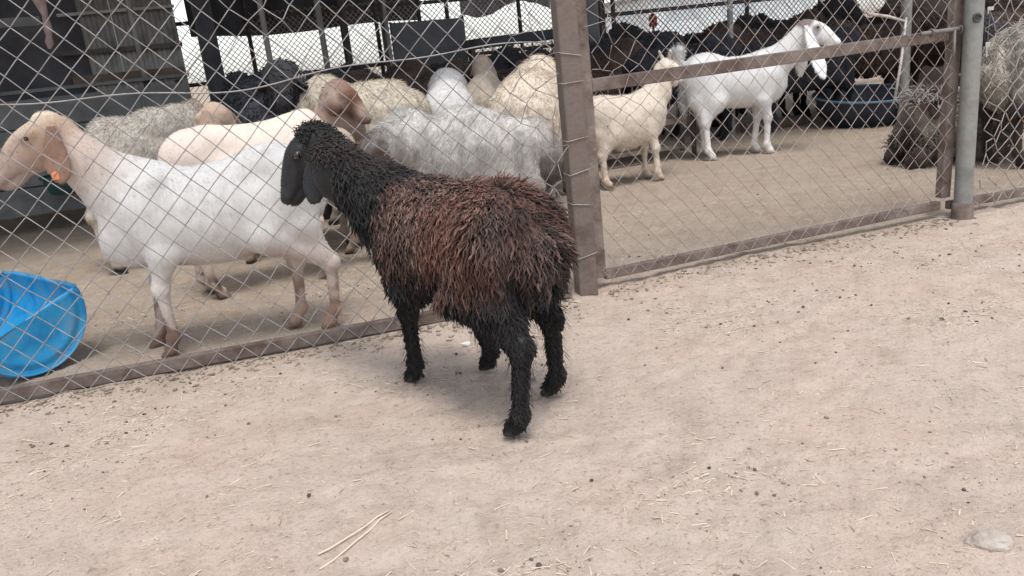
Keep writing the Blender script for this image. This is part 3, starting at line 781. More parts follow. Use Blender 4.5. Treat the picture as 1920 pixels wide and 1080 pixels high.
    b = np.clip(brownness(P) + rng.normal(0, .22, n) * (brownness(P) > .03), 0, 1)[:, None]
    br = (0.55 + .9 * rng.random((n, 1)))
    mott = np.clip(sm(fbm(P, 8, 8, 2), -.5, .7) + rng.normal(0, .25, n), 0, 1)[:, None]
    top = sm(Nn[:, 2], .2, .9)[:, None]
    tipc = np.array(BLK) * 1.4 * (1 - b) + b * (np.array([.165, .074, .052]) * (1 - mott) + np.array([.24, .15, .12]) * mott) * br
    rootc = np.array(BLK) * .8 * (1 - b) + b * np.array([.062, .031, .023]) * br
    side = np.sign(Nn[:, 1])[:, None] * np.array([[0, .45, 0]])
    fl = grav(Nn, (-.30, 0, 0)) + side + rng.normal(0, .10, (n, 3)) + .42 * np.stack([vnoise(P, 11, 41), vnoise(P, 11, 42), vnoise(P, 11, 43) * .3], 1)
    Ln = (.058 + .042 * rng.random(n)) * (1 - .35 * sm(Nn[:, 2], .3, .95))
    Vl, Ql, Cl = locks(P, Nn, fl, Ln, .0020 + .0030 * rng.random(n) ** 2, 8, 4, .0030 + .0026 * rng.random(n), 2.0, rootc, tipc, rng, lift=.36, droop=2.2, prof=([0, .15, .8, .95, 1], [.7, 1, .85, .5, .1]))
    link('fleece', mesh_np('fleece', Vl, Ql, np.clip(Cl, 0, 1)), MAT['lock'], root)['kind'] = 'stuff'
    # finer curls on neck, chest, crown
    def wnk(Pc, Nc): return (1 - face(Pc)) * sm(Pc[:, 0], .24, .33) * sm(Pc[:, 2], .42, .5)
    n = 6500; P, Nn, _ = sample(V, Q, N, C, n, rng, wnk)
    b = np.clip(.45 * brownness(P) + .22 * sm(Nn[:, 2], .3, .8) * (1 - sm(P[:, 0], .45, .55)) + .10 * rng.random(n), 0, 1)[:, None]
    tc = np.array([.019, .0175, .018]) * (.5 + 1.2 * rng.random((n, 1)) ** 2) * (1 - b) + b * np.array([.105, .068, .058])
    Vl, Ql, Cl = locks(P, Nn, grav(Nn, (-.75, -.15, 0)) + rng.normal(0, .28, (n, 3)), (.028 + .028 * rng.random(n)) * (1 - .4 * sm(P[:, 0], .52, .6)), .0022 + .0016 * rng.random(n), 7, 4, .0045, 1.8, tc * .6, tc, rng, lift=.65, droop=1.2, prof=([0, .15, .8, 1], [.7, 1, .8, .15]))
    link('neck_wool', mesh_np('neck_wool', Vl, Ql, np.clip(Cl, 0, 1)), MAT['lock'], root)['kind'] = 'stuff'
    # leg hair and belly fringe
    def wlg(Pc, Nc): return sm(.46 - Pc[:, 2], 0, .05) * sm(Pc[:, 2], .018, .05) * (1 + 1.2 * sm(.3 - Pc[:, 2], 0, .1))
    n = 11000; P, Nn, _ = sample(V, Q, N, C, n, rng, wlg)
    tc = np.array([.018, .015, .0155]) * (.4 + 1.3 * rng.random((n, 1)) ** 2)
    LL = (.015 + .020 * rng.random(n)) * (.7 + 1.4 * sm(P[:, 2], .30, .42))
    LL = np.minimum(LL, np.maximum(P[:, 2] - .006, .010) * 1.1)
    Vl, Ql, Cl = locks(P, Nn, grav(Nn, (-.35, 0, 0)) + rng.normal(0, .22, (n, 3)), LL, .0022 + .0014 * rng.random(n), 4, 3, .0022, .8, tc * .7, tc, rng, lift=.5, droop=1.6)
    link('leg_hair', mesh_np('leg_hair', Vl, Ql, np.clip(Cl, 0, 1)), MAT['lock'], root)['kind'] = 'stuff'
    # loose ends that break up the outline
    def wall_(Pc, Nc): return (1 - face(Pc)) * sm(Pc[:, 2], .05, .12)
    n = 6000; P, Nn, _ = sample(V, Q, N, C, n, rng, wall_)
    b = np.clip(brownness(P), 0, 1)[:, None]
    cc = np.array(BLK) * 1.2 * (1 - b) + b * np.array([.14, .08, .06])
    Vh, Th, Ch = hairs(P + Nn * .012, Nn, grav(Nn, (-.3, 0, 0)), .025 + .03 * rng.random(n), .0014, cc, rng, .6)
    link('stray_hair', mesh_np('stray_hair', Vh, Th, np.clip(Ch, 0, 1), False), MAT['lock'], root)['kind'] = 'stuff'
hero_sheep()

# ---- 2. white goat with tan head behind the left fence
def mud(P, C, z0, z1, col, seed, amt=1.0, sc_=16):
    k = sm(fbm(P, sc_, seed, 2), -.05, .35) * (1 - sm(P[:, 2], z0, z1)) * amt
    return C * (1 - k)[:, None] + np.array(col) * k[:, None]
def face_marks(V, C, hq):
    for sg in (1, -1):
        k = (1 - sm(np.linalg.norm((hq - np.array([.250, sg * .020, -.032])) / np.array([.016, .014, .010]), axis=1), .6, 1.2)) * .75
        C = C * (1 - k)[:, None] + np.array([.09, .055, .05]) * k[:, None]
    k = np.exp(-((hq[:, 2] + .066 + .10 * (hq[:, 0] - .22)) / .0065) ** 2) * sm(hq[:, 0], .14, .18) * (hq[:, 0] < .3) * (np.abs(hq[:, 1]) < .06) * .6
    C = C * (1 - k)[:, None] + np.array([.15, .09, .08]) * k[:, None]
    k = (1 - sm(np.linalg.norm((hq - np.array([.03, 0, -.05])) / np.array([.07, .3, .05]), axis=1), .5, 1.2)) * .3 * (np.linalg.norm(hq, axis=1) < .3)
    return C * (1 - k)[:, None] + C * np.array([.62, .5, .45]) * k[:, None]
def white_goat():
    rng = np.random.default_rng(6)
    pos, hd = (-1.185, 3.335), D2(193); s = 1.0
    root = animal_root('goat', pos, hd, 'white goat with tan head and long drooping ear beside the blue trough', 'goat')
    L = lambda p: w2l(pos, hd, p)
    feet = [L((-1.445, 3.20)), L((-1.555, 3.35)), L((-.80, 3.36)), L((-.965, 3.43))]
    LEG = (.70, .64, .59)
    cols = dict(body=WHT, leg=LEG, foot=(.40, .30, .24), hoof=(.07, .05, .04), head=(.40, .275, .19), nose=(.38, .29, .255), ear=(.215, .128, .09), eartip=(.25, .15, .108))
    hp = L((-1.735, 3.23, 0.965))
    neck = [((.27, 0, .63), .165, WHT), ((.36, 0, .72), .128, (.60, .555, .52)), ((.44, .01, .82), .094, (.52, .43, .375)), (tuple(hp + np.array([-.03, 0, -.02])), .075, (.46, .345, .27))]
    T = [(x * .93, zt - .028 * math.exp(-((x - .04) / .13) ** 2) + .014 * math.exp(-((x + .25) / .08) ** 2), zb - .035 * math.exp(-((x + .02) / .25) ** 2), hw) for x, zt, zb, hw in GOAT]
    B, HR, hp, H = quadruped(pos, hd, .0085, T, s, feet, neck, hp, D2(197) - hd, D2(-25), HEAD_GOAT, 1.08, cols,
                             ((-.06, .50, -1), (.1, -.5, -1), .235, .046, .0120, (1, .35, .1)), eary=.066, tail=[((-.43, 0, .70), .032, WHT), ((-.475, 0, .63), .03, WHT), ((-.48, .0, .56), .02, WHT)], thick=1.0, xs=.27, xh=-.30, wy=.10, nsq=.68)
    # brisket, hip bones, udder
    B.ell((.385, 0, .50), (.085, .06, .10), .09, WHT)
    B.ell((-.27, .075, .795), (.035, .022, .025), .04, WHT); B.ell((-.27, -.075, .795), (.035, .022, .025), .04, WHT)
    B.ell((-.22, 0, .43), (.09, .07, .055), .05, (.66, .52, .45))
    for sg in (1, -1):
        B.ell((.265, sg * .098, .62), (.075, .045, .13), .035, WHT); B.ell((-.30, sg * .085, .60), (.085, .055, .12), .04, WHT); B.cone((.20, sg * .10, .74), (.30, sg * .085, .58), .035, .045, .03, WHT)
    B.ell(H(-.02, 0, .058), (.035, .03, .018), .03, (.72, .60, .48))
    V, Q, N, C = B.skin()
    # flank hollow + ribs hint
    fl = np.exp(-(((V[:, 0] + .17) / .07) ** 2 + ((V[:, 2] - .715) / .06) ** 2)) * (np.abs(V[:, 1]) > .05) * (V[:, 2] > .5)
    V = V - N * (.036 * fl)[:, None]
    rb = np.sin(V[:, 0] * 95 + V[:, 2] * 25) * sm(V[:, 0], -.12, -.02) * (1 - sm(V[:, 0], .12, .2)) * sm(V[:, 2], .45, .55) * (1 - sm(V[:, 2], .70, .78)); V = V + N * (.0022 * rb)[:, None]
    hq = (V - hp) @ HR
    fh = sm(hq[:, 2], .02, .07) * (np.linalg.norm(hq, axis=1) < .2); C = C * (1 - .55 * fh)[:, None] + np.array([.62, .52, .41]) * (.55 * fh)[:, None]
    C = face_marks(V, C, hq / 1.08)
    C = mud(V, C, .10, .46, (.17, .10, .075), 3, .95, 13)
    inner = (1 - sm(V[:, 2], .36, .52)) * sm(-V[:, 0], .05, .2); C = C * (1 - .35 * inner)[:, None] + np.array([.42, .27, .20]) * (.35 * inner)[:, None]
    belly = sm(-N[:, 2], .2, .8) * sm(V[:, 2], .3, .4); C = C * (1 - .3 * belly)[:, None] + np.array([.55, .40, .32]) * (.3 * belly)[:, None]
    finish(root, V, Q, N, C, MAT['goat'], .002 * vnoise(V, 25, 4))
    eyes(root, H, HR, 1.08, r=.0125)
    coat_hair(root, V, Q, N, C, 22000, .013, .0016, rng)
    # ear tag
    e = H(-.030, .070, .012) + unit((-.06, .50, -1)) * .20 + np.array([.010, .014, 0])
    m = MB(); m.box(e, (.024, .008, .028), .2); m.tube([tuple(e + np.array([0, -.012, .012])), tuple(e + np.array([0, .008, .012]))], .007, 6)
    m.build('ear_tag', MAT['tag_orange'], root, bevel=.004)
white_goat()

def simple_goat(pos, hd, label, s, cols, feet, hp, yaw, pitch, hs_=1.0, ears=None, vox=.012, torso=GOAT, sx=1.0, sz=1.0, sy=1.0, neckr=(.15, .11, .085), tail=None, cat='goat', name='goat', seed=1, nhair=9000,
                muddy=True, extra=None, paint=None, group=None, eye=True, z0=0.0, hroll=0.0, hst=HEAD_GOAT, thick=1.0, nsq=.7, mat='goat', wy=.10, zs=.62, zh=.66, eary=.066):
    rng = np.random.default_rng(seed)
    root = animal_root(name, pos, hd, label, cat, group)
    L = lambda p: w2l(pos, hd, p)
    F4 = [None if f is None else (L(f) if len(f) == 2 else np.array(f[:2])) for f in feet]
    hp = L(hp)
    a = np.array([.27 * s * sx, 0, .64 * s * sz + z0]); b_ = hp + np.array([-.03, 0, -.03]); mid = (a + b_) / 2 + np.array([.015, 0, -.015])
    nc = cols.get('neck', cols['body'])
    neck = [(tuple(a), neckr[0] * s, cols['body']), (tuple(mid), neckr[1] * s, nc), (tuple(b_), neckr[2] * s, cols.get('neck2', nc))]
    B, HR, hp, H = quadruped(pos, hd, vox, scale_st(torso, s * sx, s * sz, s * sy, z0), s, F4, neck, hp, yaw - hd, pitch, hst, hs_, cols, ears, tail=tail, thick=thick, xs=.27 * sx, xh=-.32 * sx, wy=wy * sy, nsq=nsq, hroll=hroll, zs=zs * sz + z0 / s, zh=zh * sz + z0 / s, eary=eary)
    if extra: extra(B, H)
    V, Q, N, C = B.skin()
    if paint is not None: C = paint(V, N, C, (V - hp) @ HR)
    if muddy: C = mud(V, C, .06, .22, (.22, .15, .11), seed, .8)
    return root, V, Q, N, C, H, HR, rng

def std_feet(s, sx=1.0, j=(0, 0, 0, 0), wy=.10): return [(.28 * s * sx + j[0], wy * s, 0), (.28 * s * sx + j[1], -wy * s, 0), (-.37 * s * sx + j[2], wy * s, 0), (-.37 * s * sx + j[3], -wy * s, 0)]

# ---- 3. pinkish goat behind it, rump towards us
PNK = (.68, .575, .505)
def pink_goat():
    pos, hd, s = (-1.27, 4.235), D2(17), 1.09
    cols = dict(body=PNK, leg=(.66, .53, .46), foot=(.5, .4, .33), hoof=(.06, .04, .035), head=TAN, ear=TAN, neck=(.7, .55, .45))
    def paint(V, N, C, hq):
        k = sm(V[:, 2], .72, .9) * sm(V[:, 0], -.25, .1); return C * (1 - .6 * k)[:, None] + np.array([.74, .64, .52]) * (.6 * k)[:, None]
    root, V, Q, N, C, H, HR, rng = simple_goat(pos, hd, 'pinkish cream goat standing close behind the white tan-headed goat', s, cols,
        [std_feet(s, .85)[0], std_feet(s, .85)[1], (-1.62, 4.17), (-1.52, 4.03)], (-.60, 4.48, .40), D2(30), D2(-60), 1.0, sx=.86, neckr=(.12, .09, .08), ears= ((.2, .3, -1), (.2, -.3, -1), .2, .05, .013, (1, 0, 0)), seed=13, thick=1.05, paint=paint)
    fl = np.exp(-(((V[:, 0] + .13) / .075) ** 2 + ((V[:, 2] - .76) / .07) ** 2)) * (V[:, 1] < -.03)
    V = V - N * (.03 * fl)[:, None]
    C = mud(V, C, .10, .16, (.07, .045, .035), 9, 1.0)
    finish(root, V, Q, N, C, MAT['goat']); coat_hair(root, V, Q, N, C, 7000, .013, .002, rng)
pink_goat()
def tan_goat():
    pos, hd, s = (-1.28, 4.86), D2(176), .95
    cols = dict(body=(.55, .46, .38), leg=(.5, .38, .3), foot=(.3, .22, .17), hoof=(.06, .04, .03), head=(.46, .35, .26), ear=(.30, .21, .16), neck=(.30, .22, .18))
    root, V, Q, N, C, H, HR, rng = simple_goat(pos, hd, 'tan goat head showing just above the pinkish cream goat', s, cols, std_feet(s), (-1.60, 4.74, .905), D2(150), D2(-35), 1.08,
        ((-.2, .55, -.9), (-.2, -.55, -.9), .19, .05, .013, (1, 0, .2)), seed=17)
    finish(root, V, Q, N, C, MAT['goat']); coat_hair(root, V, Q, N, C, 4000, .013, .002, rng)
tan_goat()

# ---- sheep with fleece
def wool_sheep(name, pos, hd, label, s, body, hp, yaw, pitch, head, seed, vox=.014, sx=1.0, sz=1.0, sy=1.0, leg=None, ears=True, hs_=1.0, fl=None, cat='sheep', group=None, tail=None, paint=None, extra=None, feet=None, z0=0.0, neck=None,
               disp=.012, neckr=(.16, .125, .1), thick=1.0, eye=False, hroll=0.0, tor=SHEEP):
    leg = leg or tuple(np.array(body) * .6)
    cols = dict(body=body, leg=leg, foot=tuple(np.array(leg) * .8), hoof=(.03, .025, .02), head=head, ear=head, neck=neck or body, neck2=tuple((np.array(neck or body) + np.array(head)) / 2))
    root, V, Q, N, C, H, HR, rng = simple_goat(pos, hd, label, s, cols, feet or std_feet(s, sx, wy=.11), hp, yaw, pitch, hs_, ((.15, .45, -.9), (.15, -.45, -.9), .15, .045, .014, (1, 0, .2)) if ears else None,
        vox=vox, torso=tor, zs=.53, zh=.55, sx=sx, sz=sz, sy=sy, cat=cat, name=name, seed=seed, group=group, tail=tail, paint=paint, extra=extra, z0=z0, hst=HEAD_SHEEP, thick=thick, muddy=False, neckr=neckr, nsq=.85, hroll=hroll)
    hq = (V - hp_local(pos, hd, hp)) @ HR
    wooly = sm(V[:, 2], .28 + z0, .42 + z0) * (1 - sm(hq[:, 0], -.03, .02) * (np.linalg.norm(hq, axis=1) < .27 * hs_))
    dd = (disp * fbm(V, 14, seed, 3) + disp * .4) * wooly
    finish(root, V, Q, N, C, MAT['wool'], dd)
    if fl:
        nl, Ll_, rl, kw = fl[-4:]
        w_ = lambda Pc, Nc: sm(Pc[:, 2], .26 + z0 + (.12 if z0 else 0), .4 + z0 + (.12 if z0 else 0)) * (1 - ((((Pc - hp_local(pos, hd, hp)) @ HR)[:, 0] > -.02) & (np.linalg.norm(Pc - hp_local(pos, hd, hp), axis=1) < (.20 if z0 else .27)))) + .001
        if fl[0] == 'hair': coat_hair(root, V + N * dd[:, None], Q, N, C, nl, Ll_, rl, rng, wfn=w_, name='fleece', **kw)
        else: fleece(root, V + N * dd[:, None], Q, N, C, nl, Ll_, rl, rng, wfn=w_, **kw)
    if eye: eyes(root, H, HR, hs_)
    return root, H, HR
def hp_local(pos, hd, hp): return w2l(pos, hd, hp)

# 8. grey-white sheep just behind the dark one
def p_grey(V, N, C, hq):
    st = sm(vnoise(V * np.array([1, 1, .25]), 22, 5) + .5 * vnoise(V, 9, 6), -.1, .7); C = C * (1.06 - .26 * st)[:, None]
    return C
r8, H8, HR8 = wool_sheep('sheep', (-.215, 4.66), D2(187), 'large grey-white sheep with streaked fleece behind the shaggy dark sheep', 1.04, (.53, .505, .47), (-.64, 4.34, .67), D2(215), D2(-62), (.060, .040, .033), 21, .011,
    fl=('hair', 30000, .030, .0024, dict(extra=(.45, 0, 0), lift=.08)), paint=p_grey, disp=.005, leg=(.3, .26, .23), tor=[(-.43, .52, .46, .03), (-.40, .60, .38, .11), (-.31, .675, .34, .165), (-.16, .755, .31, .19), (.0, .775, .305, .19), (.13, .735, .325, .17), (.25, .655, .365, .14), (.34, .58, .41, .09), (.40, .54, .47, .03)],
    tail=[((-.44, 0, .62), .08, (.5, .46, .43)), ((-.50, 0, .50), .10, (.32, .28, .26)), ((-.49, 0, .38), .085, (.10, .085, .075)), ((-.46, 0, .30), .05, (.06, .05, .045))])
# 11. cream sheep by the post, seen from behind
wool_sheep('sheep', (.285, 5.62), D2(78), 'big cream sheep seen from behind beside the rust-brown post', 1.26, (.70, .61, .50), (.50, 6.15, .70), D2(60), D2(-40), (.4, .3, .22), 22, .013, sy=.94, sz=1.0,
    fl=('hair', 24000, .028, .0038, dict(lift=.4)), leg=(.22, .19, .175), tail=[((-.52, 0, .70), .10, (.60, .51, .42)), ((-.55, 0, .55), .12, (.48, .42, .36)), ((-.52, 0, .43), .08, (.25, .22, .2))])
# 4. cream sheep at the left rear
wool_sheep('sheep', (-2.27, 5.12), D2(20), 'cream-backed sheep behind the white goat\'s neck', 1.26, (.43, .39, .34), (-1.95, 5.42, .90), D2(60), D2(-35), (.24, .18, .145), 23, .014, sx=.52, sz=1.0, sy=.85,
    fl=('hair', 16000, .022, .0038, dict(lift=.4)), leg=(.5, .43, .36), neckr=(.13, .10, .09))
# 5. grey cream back
wool_sheep('sheep', (-1.72, 6.3), D2(15), 'pale sheep back showing below the two black heads', 1.10, (.50, .46, .41), (-1.2, 6.5, .7), D2(10), D2(-40), (.2, .15, .12), 24, .016, sx=.9)
def p_face(V, N, C, hq):
    k = sm(hq[:, 0], .13, .2) * (np.linalg.norm(hq, axis=1) < .34); C = C * (1 - .7 * k)[:, None] + np.array([.42, .31, .24]) * (.7 * k)[:, None]
    k = sm(hq[:, 2], .03, .07) * (np.abs(hq[:, 0] - .05) < .12) * (np.abs(hq[:, 1]) < .08); C = C * (1 - .35 * k)[:, None] + np.array([.22, .10, .06]) * (.35 * k)[:, None]
    k = sm(-hq[:, 2], .0, .06) * sm(hq[:, 0], -.03, .03) * (np.linalg.norm(hq, axis=1) < .3) * .5; C = C * (1 - k)[:, None] + np.array([.08, .045, .035]) * k[:, None]
    return face_marks(V, C, hq)
# 7. brown-faced sheep + cream back behind
wool_sheep('sheep', (-1.22, 5.16), D2(-8), 'cream sheep with rusty brown face looking right over the grey-white sheep', 1.12, (.66, .56, .47), (-.885, 4.96, .925), D2(-42), D2(-26), (.105, .046, .030), 25, .010, paint=p_face, hs_=.92, sx=.75, sz=.95,
    fl=('hair', 9000, .024, .0036, dict(lift=.4)), neck=(.64, .50, .42), eye=True)
wool_sheep('sheep', (-.93, 5.85), D2(172), 'cream woolly sheep back rising behind the brown-faced sheep', 1.30, (.54, .475, .38), (-1.6, 6.0, .75), D2(190), D2(-50), (.2, .15, .12), 26, .015, sx=.72,
    fl=('hair', 12000, .028, .0042, dict(lift=.45)))
# 9. white rump, 10. tan sheep facing away
wool_sheep('sheep', (-.335, 6.45), D2(92), 'smooth white rump between the cream back and the tan sheep', 1.24, (.62, .605, .59), (-.3, 7.1, .75), D2(90), D2(-50), (.5, .4, .3), 27, .015, sy=.80, disp=.004, fl=('hair', 6000, .018, .003, dict(lift=.3)))
wool_sheep('sheep', (-.06, 6.75), D2(80), 'narrow tan sheep facing away with its head raised', 1.22, (.44, .37, .30), (-.04, 6.95, 1.00), D2(50), D2(-38), (.34, .25, .2), 28, .014, sx=.6, sy=.62, disp=.006, hs_=.85, neckr=(.13, .09, .07))

# ---- 12. cream goat by the gate
CRM = (.64, .56, .47)
def cream_goat():
    pos, hd, s = (.985, 6.14), D2(14), .845
    tor = [(x, zt, zb - .075 * math.exp(-((x + .02) / .2) ** 2) - .02, hw * (1.0 + .22 * math.exp(-((x + .02) / .2) ** 2))) for x, zt, zb, hw in GOAT]
    cols = dict(body=CRM, leg=CRM, foot=(.66, .54, .44), hoof=(.2, .15, .12), head=(.74, .66, .57), ear=(.70, .60, .52), nose=(.7, .6, .55))
    def extra(B, H):
        B.ell((-.22, 0, .31), (.10, .08, .09), .05, (.68, .56, .47))
        for sg in (1, -1): B.cone(H(-.045, sg * .03, .055), H(-.09, sg * .045, .095), .014, .009, .012, (.55, .48, .42))
    root, V, Q, N, C, H, HR, rng = simple_goat(pos, hd, 'cream goat with full belly looking away behind the gate', s, cols,
        [(1.15, 6.26), (1.215, 6.09), (.755, 6.34), (.805, 5.99)], (1.355, 6.27, .835), D2(62), D2(-22), .95, ((.1, .5, -.8), (.1, -.5, -.8), .16, .045, .013, (1, 0, .2)), torso=tor, sx=.84, seed=33, extra=extra, thick=1.05, neckr=(.15, .115, .09),
        tail=[((-.34, 0, .56), .03, CRM), ((-.38, .02, .55), .028, CRM), ((-.40, .03, .50), .022, CRM)], muddy=False)
    C = mud(V, C, .03, .42, (.52, .40, .30), 5, .55, 9)
    V = V + N * (.005 * fbm(V, 16, 3, 2))[:, None]
    finish(root, V, Q, N, C, MAT['goat']); coat_hair(root, V, Q, N, C, 9000, .024, .0028, rng, lift=.25)
cream_goat()
# ---- 13. white goat with long white ears
def eared_goat():
    pos, hd, s = (2.045, 6.90), D2(-5), 1.045
    W2 = (.68, .675, .66)
    cols = dict(body=W2, leg=W2, foot=(.78, .75, .71), hoof=(.45, .38, .32), head=W2, ear=(.80, .79, .79), nose=(.80, .76, .73), eartip=(.78, .77, .78))
    def paint(V, N, C, hq):
        k = (1 - sm(np.linalg.norm((hq - np.array([-.045, 0, .045])) / np.array([.085, .11, .07]), axis=1), .75, 1.15)); C = C * (1 - k)[:, None] + np.array([.20, .165, .155]) * k[:, None]
        for sg in (1, -1):
            k = (1 - sm(np.linalg.norm((hq - np.array([.065, sg * .06, .0])) / np.array([.035, .05, .055]), axis=1), .7, 1.2)) * .8; C = C * (1 - k)[:, None] + np.array([.24, .20, .19]) * k[:, None]
        return C
    def extra(B, H):
        B.ell((-.24, 0, .80), (.12, .09, .07), .10, W2)
    root, V, Q, N, C, H, HR, rng = simple_goat(pos, hd, 'tall white goat with very long ears and grey head patch facing right', s, cols,
        [(2.235, 6.94), (2.30, 6.80), (1.835, 7.03), (1.80, 6.77)], (2.63, 6.80, .995), D2(-12), D2(-20), 1.08, ((.10, .45, -1), (.26, -.34, -1), .47, .066, .015, (1, .3, .1)), sx=.90, seed=35, extra=extra, paint=paint, neckr=(.15, .105, .08), thick=1.08,
        tail=[((-.42, 0, .77), .03, W2), ((-.46, 0, .86), .035, W2), ((-.44, -.02, .93), .03, W2)], muddy=False)
    C = mud(V, C, .03, .12, (.5, .42, .35), 5, .6, 12)
    finish(root, V, Q, N, C, MAT['goat']); coat_hair(root, V, Q, N, C, 9000, .02, .0026, rng, lift=.3)
    eyes(root, H, HR, 1.08)
    rt = np.random.default_rng(3)
    n = 900; P = np.array([-.45, -.01, .90]) + rt.normal(0, .028, (n, 3)); Nn = rt.normal(size=(n, 3)); Nn /= np.linalg.norm(Nn, axis=1)[:, None]
    Vh, Th, Ch = hairs(P, Nn, Nn + np.array([-.4, 0, .5]), .05, .003, np.tile(np.array(W2), (n, 1)), rt, .6)
    link('tail_tuft', mesh_np('tail_tuft', Vh, Th, Ch, False), MAT['lock'], root)['kind'] = 'stuff'
    n = 700; P = np.array([-.42, 0, .56]) + rt.normal(0, 1, (n, 3)) * np.array([.015, .05, .09]); Nn = np.tile([-1., 0, 0], (n, 1))
    Vh, Th, Ch = hairs(P, Nn, grav(Nn), .06, .003, np.tile(np.array(W2) * .95, (n, 1)), rt, .5)
    link('breech_hair', mesh_np('breech_hair', Vh, Th, Ch, False), MAT['lock'], root)['kind'] = 'stuff'
eared_goat()

# ---- 14. shaggy sheep lying behind the pipe post
def lying_feet(B, H):
    for sg in (1, -1):
        B.chain([((.22, sg * .13, .20), .075, (.16, .13, .11)), ((.36, sg * .15, .10), .05, (.09, .07, .06)), ((.42, sg * .12, .045), .036, (.06, .045, .04)), ((.30 + .05 * sg, sg * .16, .035), .03, (.05, .04, .035))], .03)
        B.chain([((-.2, sg * .16, .18), .11, (.16, .13, .11)), ((-.05, sg * .22, .09), .07, (.12, .1, .085)), ((-.2, sg * .23, .05), .035, (.05, .04, .035))], .03)
def p_shag(V, N, C, hq):
    k = sm(fbm(V, 8, 3, 2), -.2, .6); return C * (1 - .35 * k)[:, None]
r14, H14, HR14 = wool_sheep('sheep', (3.26, 5.68), D2(188), 'shaggy grey-brown sheep with dark face lying behind the gate end', 1.0, (.36, .31, .245), (2.98, 5.60, .43), D2(200), D2(-55), (.055, .042, .036), 41, .013, z0=-.29, feet=[None] * 4, extra=lying_feet, paint=p_shag, neck=(.2, .17, .14),
    fl=('lock', 6500, .065, .0042, dict(seg=7, sides=4, curl=.010, turns=2.2, dark=.7, tip=1.15, lift=.55, jit=.4)), neckr=(.16, .13, .11), hs_=1.1)
rt = np.random.default_rng(9); n = 260
P = H14(-.02, 0, .05)[None, :] + rt.normal(0, 1, (n, 3)) * np.array([.05, .06, .025]); Nn = np.tile([0, 0, 1.], (n, 1)) + rt.normal(0, .4, (n, 3)); Nn /= np.linalg.norm(Nn, axis=1)[:, None]
Vl, Ql, Cl = locks(P, Nn, rt.normal(0, .6, (n, 3)) + np.array([.3, 0, -.8]), .07, .005, 5, 4, .006, 1.2, np.tile([.2, .18, .165], (n, 1)), np.tile([.33, .30, .28], (n, 1)), rt)
link('topknot', mesh_np('topknot', Vl, Ql, Cl), MAT['lock'], r14)['kind'] = 'stuff'
m = MB(); e = H14(.01, -.10, -.03); m.box(e, (.03, .012, .035), .3); m.build('ear_tag', MAT['tag_white'], r14, bevel=.004)
m = MB(); e = H14(.01, .10, -.03); m.box(e, (.03, .012, .035), .3); m.build('ear_tag', MAT['tag_white'], r14, bevel=.004)
# ---- 15. shaggy cream sheep at the right edge
wool_sheep('sheep', (3.80, 5.30), D2(8), 'long-fleeced cream-grey sheep cut off by the frame edge behind the end fence', 1.24, (.47, .435, .385), (4.35, 5.3, .8), D2(0), D2(-40), (.1, .08, .07), 42, .014, leg=(.05, .04, .036), paint=p_shag,
    fl=('lock', 13000, .034, .0030, dict(seg=5, sides=3, curl=.006, turns=1.5, dark=.85, tip=1.1, lift=.3, jit=.2)), tail=[((-.52, 0, .70), .09, (.5, .45, .38)), ((-.56, 0, .58), .10, (.46, .42, .35)), ((-.54, 0, .46), .07, (.4, .36, .3))])

# ---- the dark flock under the shed: three bodies, each animal its own object
def dark_proto(col, seed, hp, pitch, yaw=0.0, s=1.25, tall=False):
    cols = dict(body=col, leg=tuple(np.array(col) * .8), foot=tuple(np.array(col) * .6), hoof=(.02, .02, .02), head=tuple(np.array(col) * .85), ear=col, neck=col)
    B, HR, hp, H = quadruped((0, 0), 0, .018, scale_st(SHEEP, s, s, s), s, [np.array(f[:2]) for f in std_feet(s, wy=.11)],
        [((.25 * s, 0, .58 * s), .16 * s, col), (((.25 * s + hp[0]) / 2, hp[1] / 2, (.58 * s + hp[2]) / 2), .125 * s, col), ((hp[0] - .03, hp[1], hp[2] - .03), .1 * s, col)], hp, yaw, pitch, HEAD_SHEEP, 1.1, cols,
        ((.1, .6, -.8), (.1, -.6, -.8), .17, .05, .018, (1, 0, .2)), thick=1.15, nsq=.9)
    V, Q, N, C = B.skin(); V = V + N * (.014 * fbm(V, 13, seed, 3))[:, None]
    C = C * (0.8 + .5 * sm(fbm(V, 6, seed + 3, 2), -.4, .6))[:, None]
    rng = np.random.default_rng(seed); n = 2600
    P, Nn, Cc = sample(V, Q, N, C, n, rng, lambda Pc, Nc: sm(Pc[:, 2], .3, .45))
    Vl, Ql, Cl = locks(P, Nn, grav(Nn, (-.3, 0, 0)) + rng.normal(0, .3, (n, 3)), .022 + .012 * rng.random(n), .008, 3, 3, .005, 1, Cc * .7, Cc * 1.2, rng)
    return mesh_np('body', V, Q, np.clip(C, 0, 1)), mesh_np('fleece', Vl, Ql, np.clip(Cl, 0, 1))
K1 = dark_proto((.042, .041, .046), 51, (.60, .06, 1.02), D2(-30), D2(15))  # flock coats paler than black, haze painted into their colours
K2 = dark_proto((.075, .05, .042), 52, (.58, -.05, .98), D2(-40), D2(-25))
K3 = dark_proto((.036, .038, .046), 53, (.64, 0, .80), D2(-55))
K4 = dark_proto((.13, .092, .072), 54, (.60, .05, .95), D2(-35), D2(20))
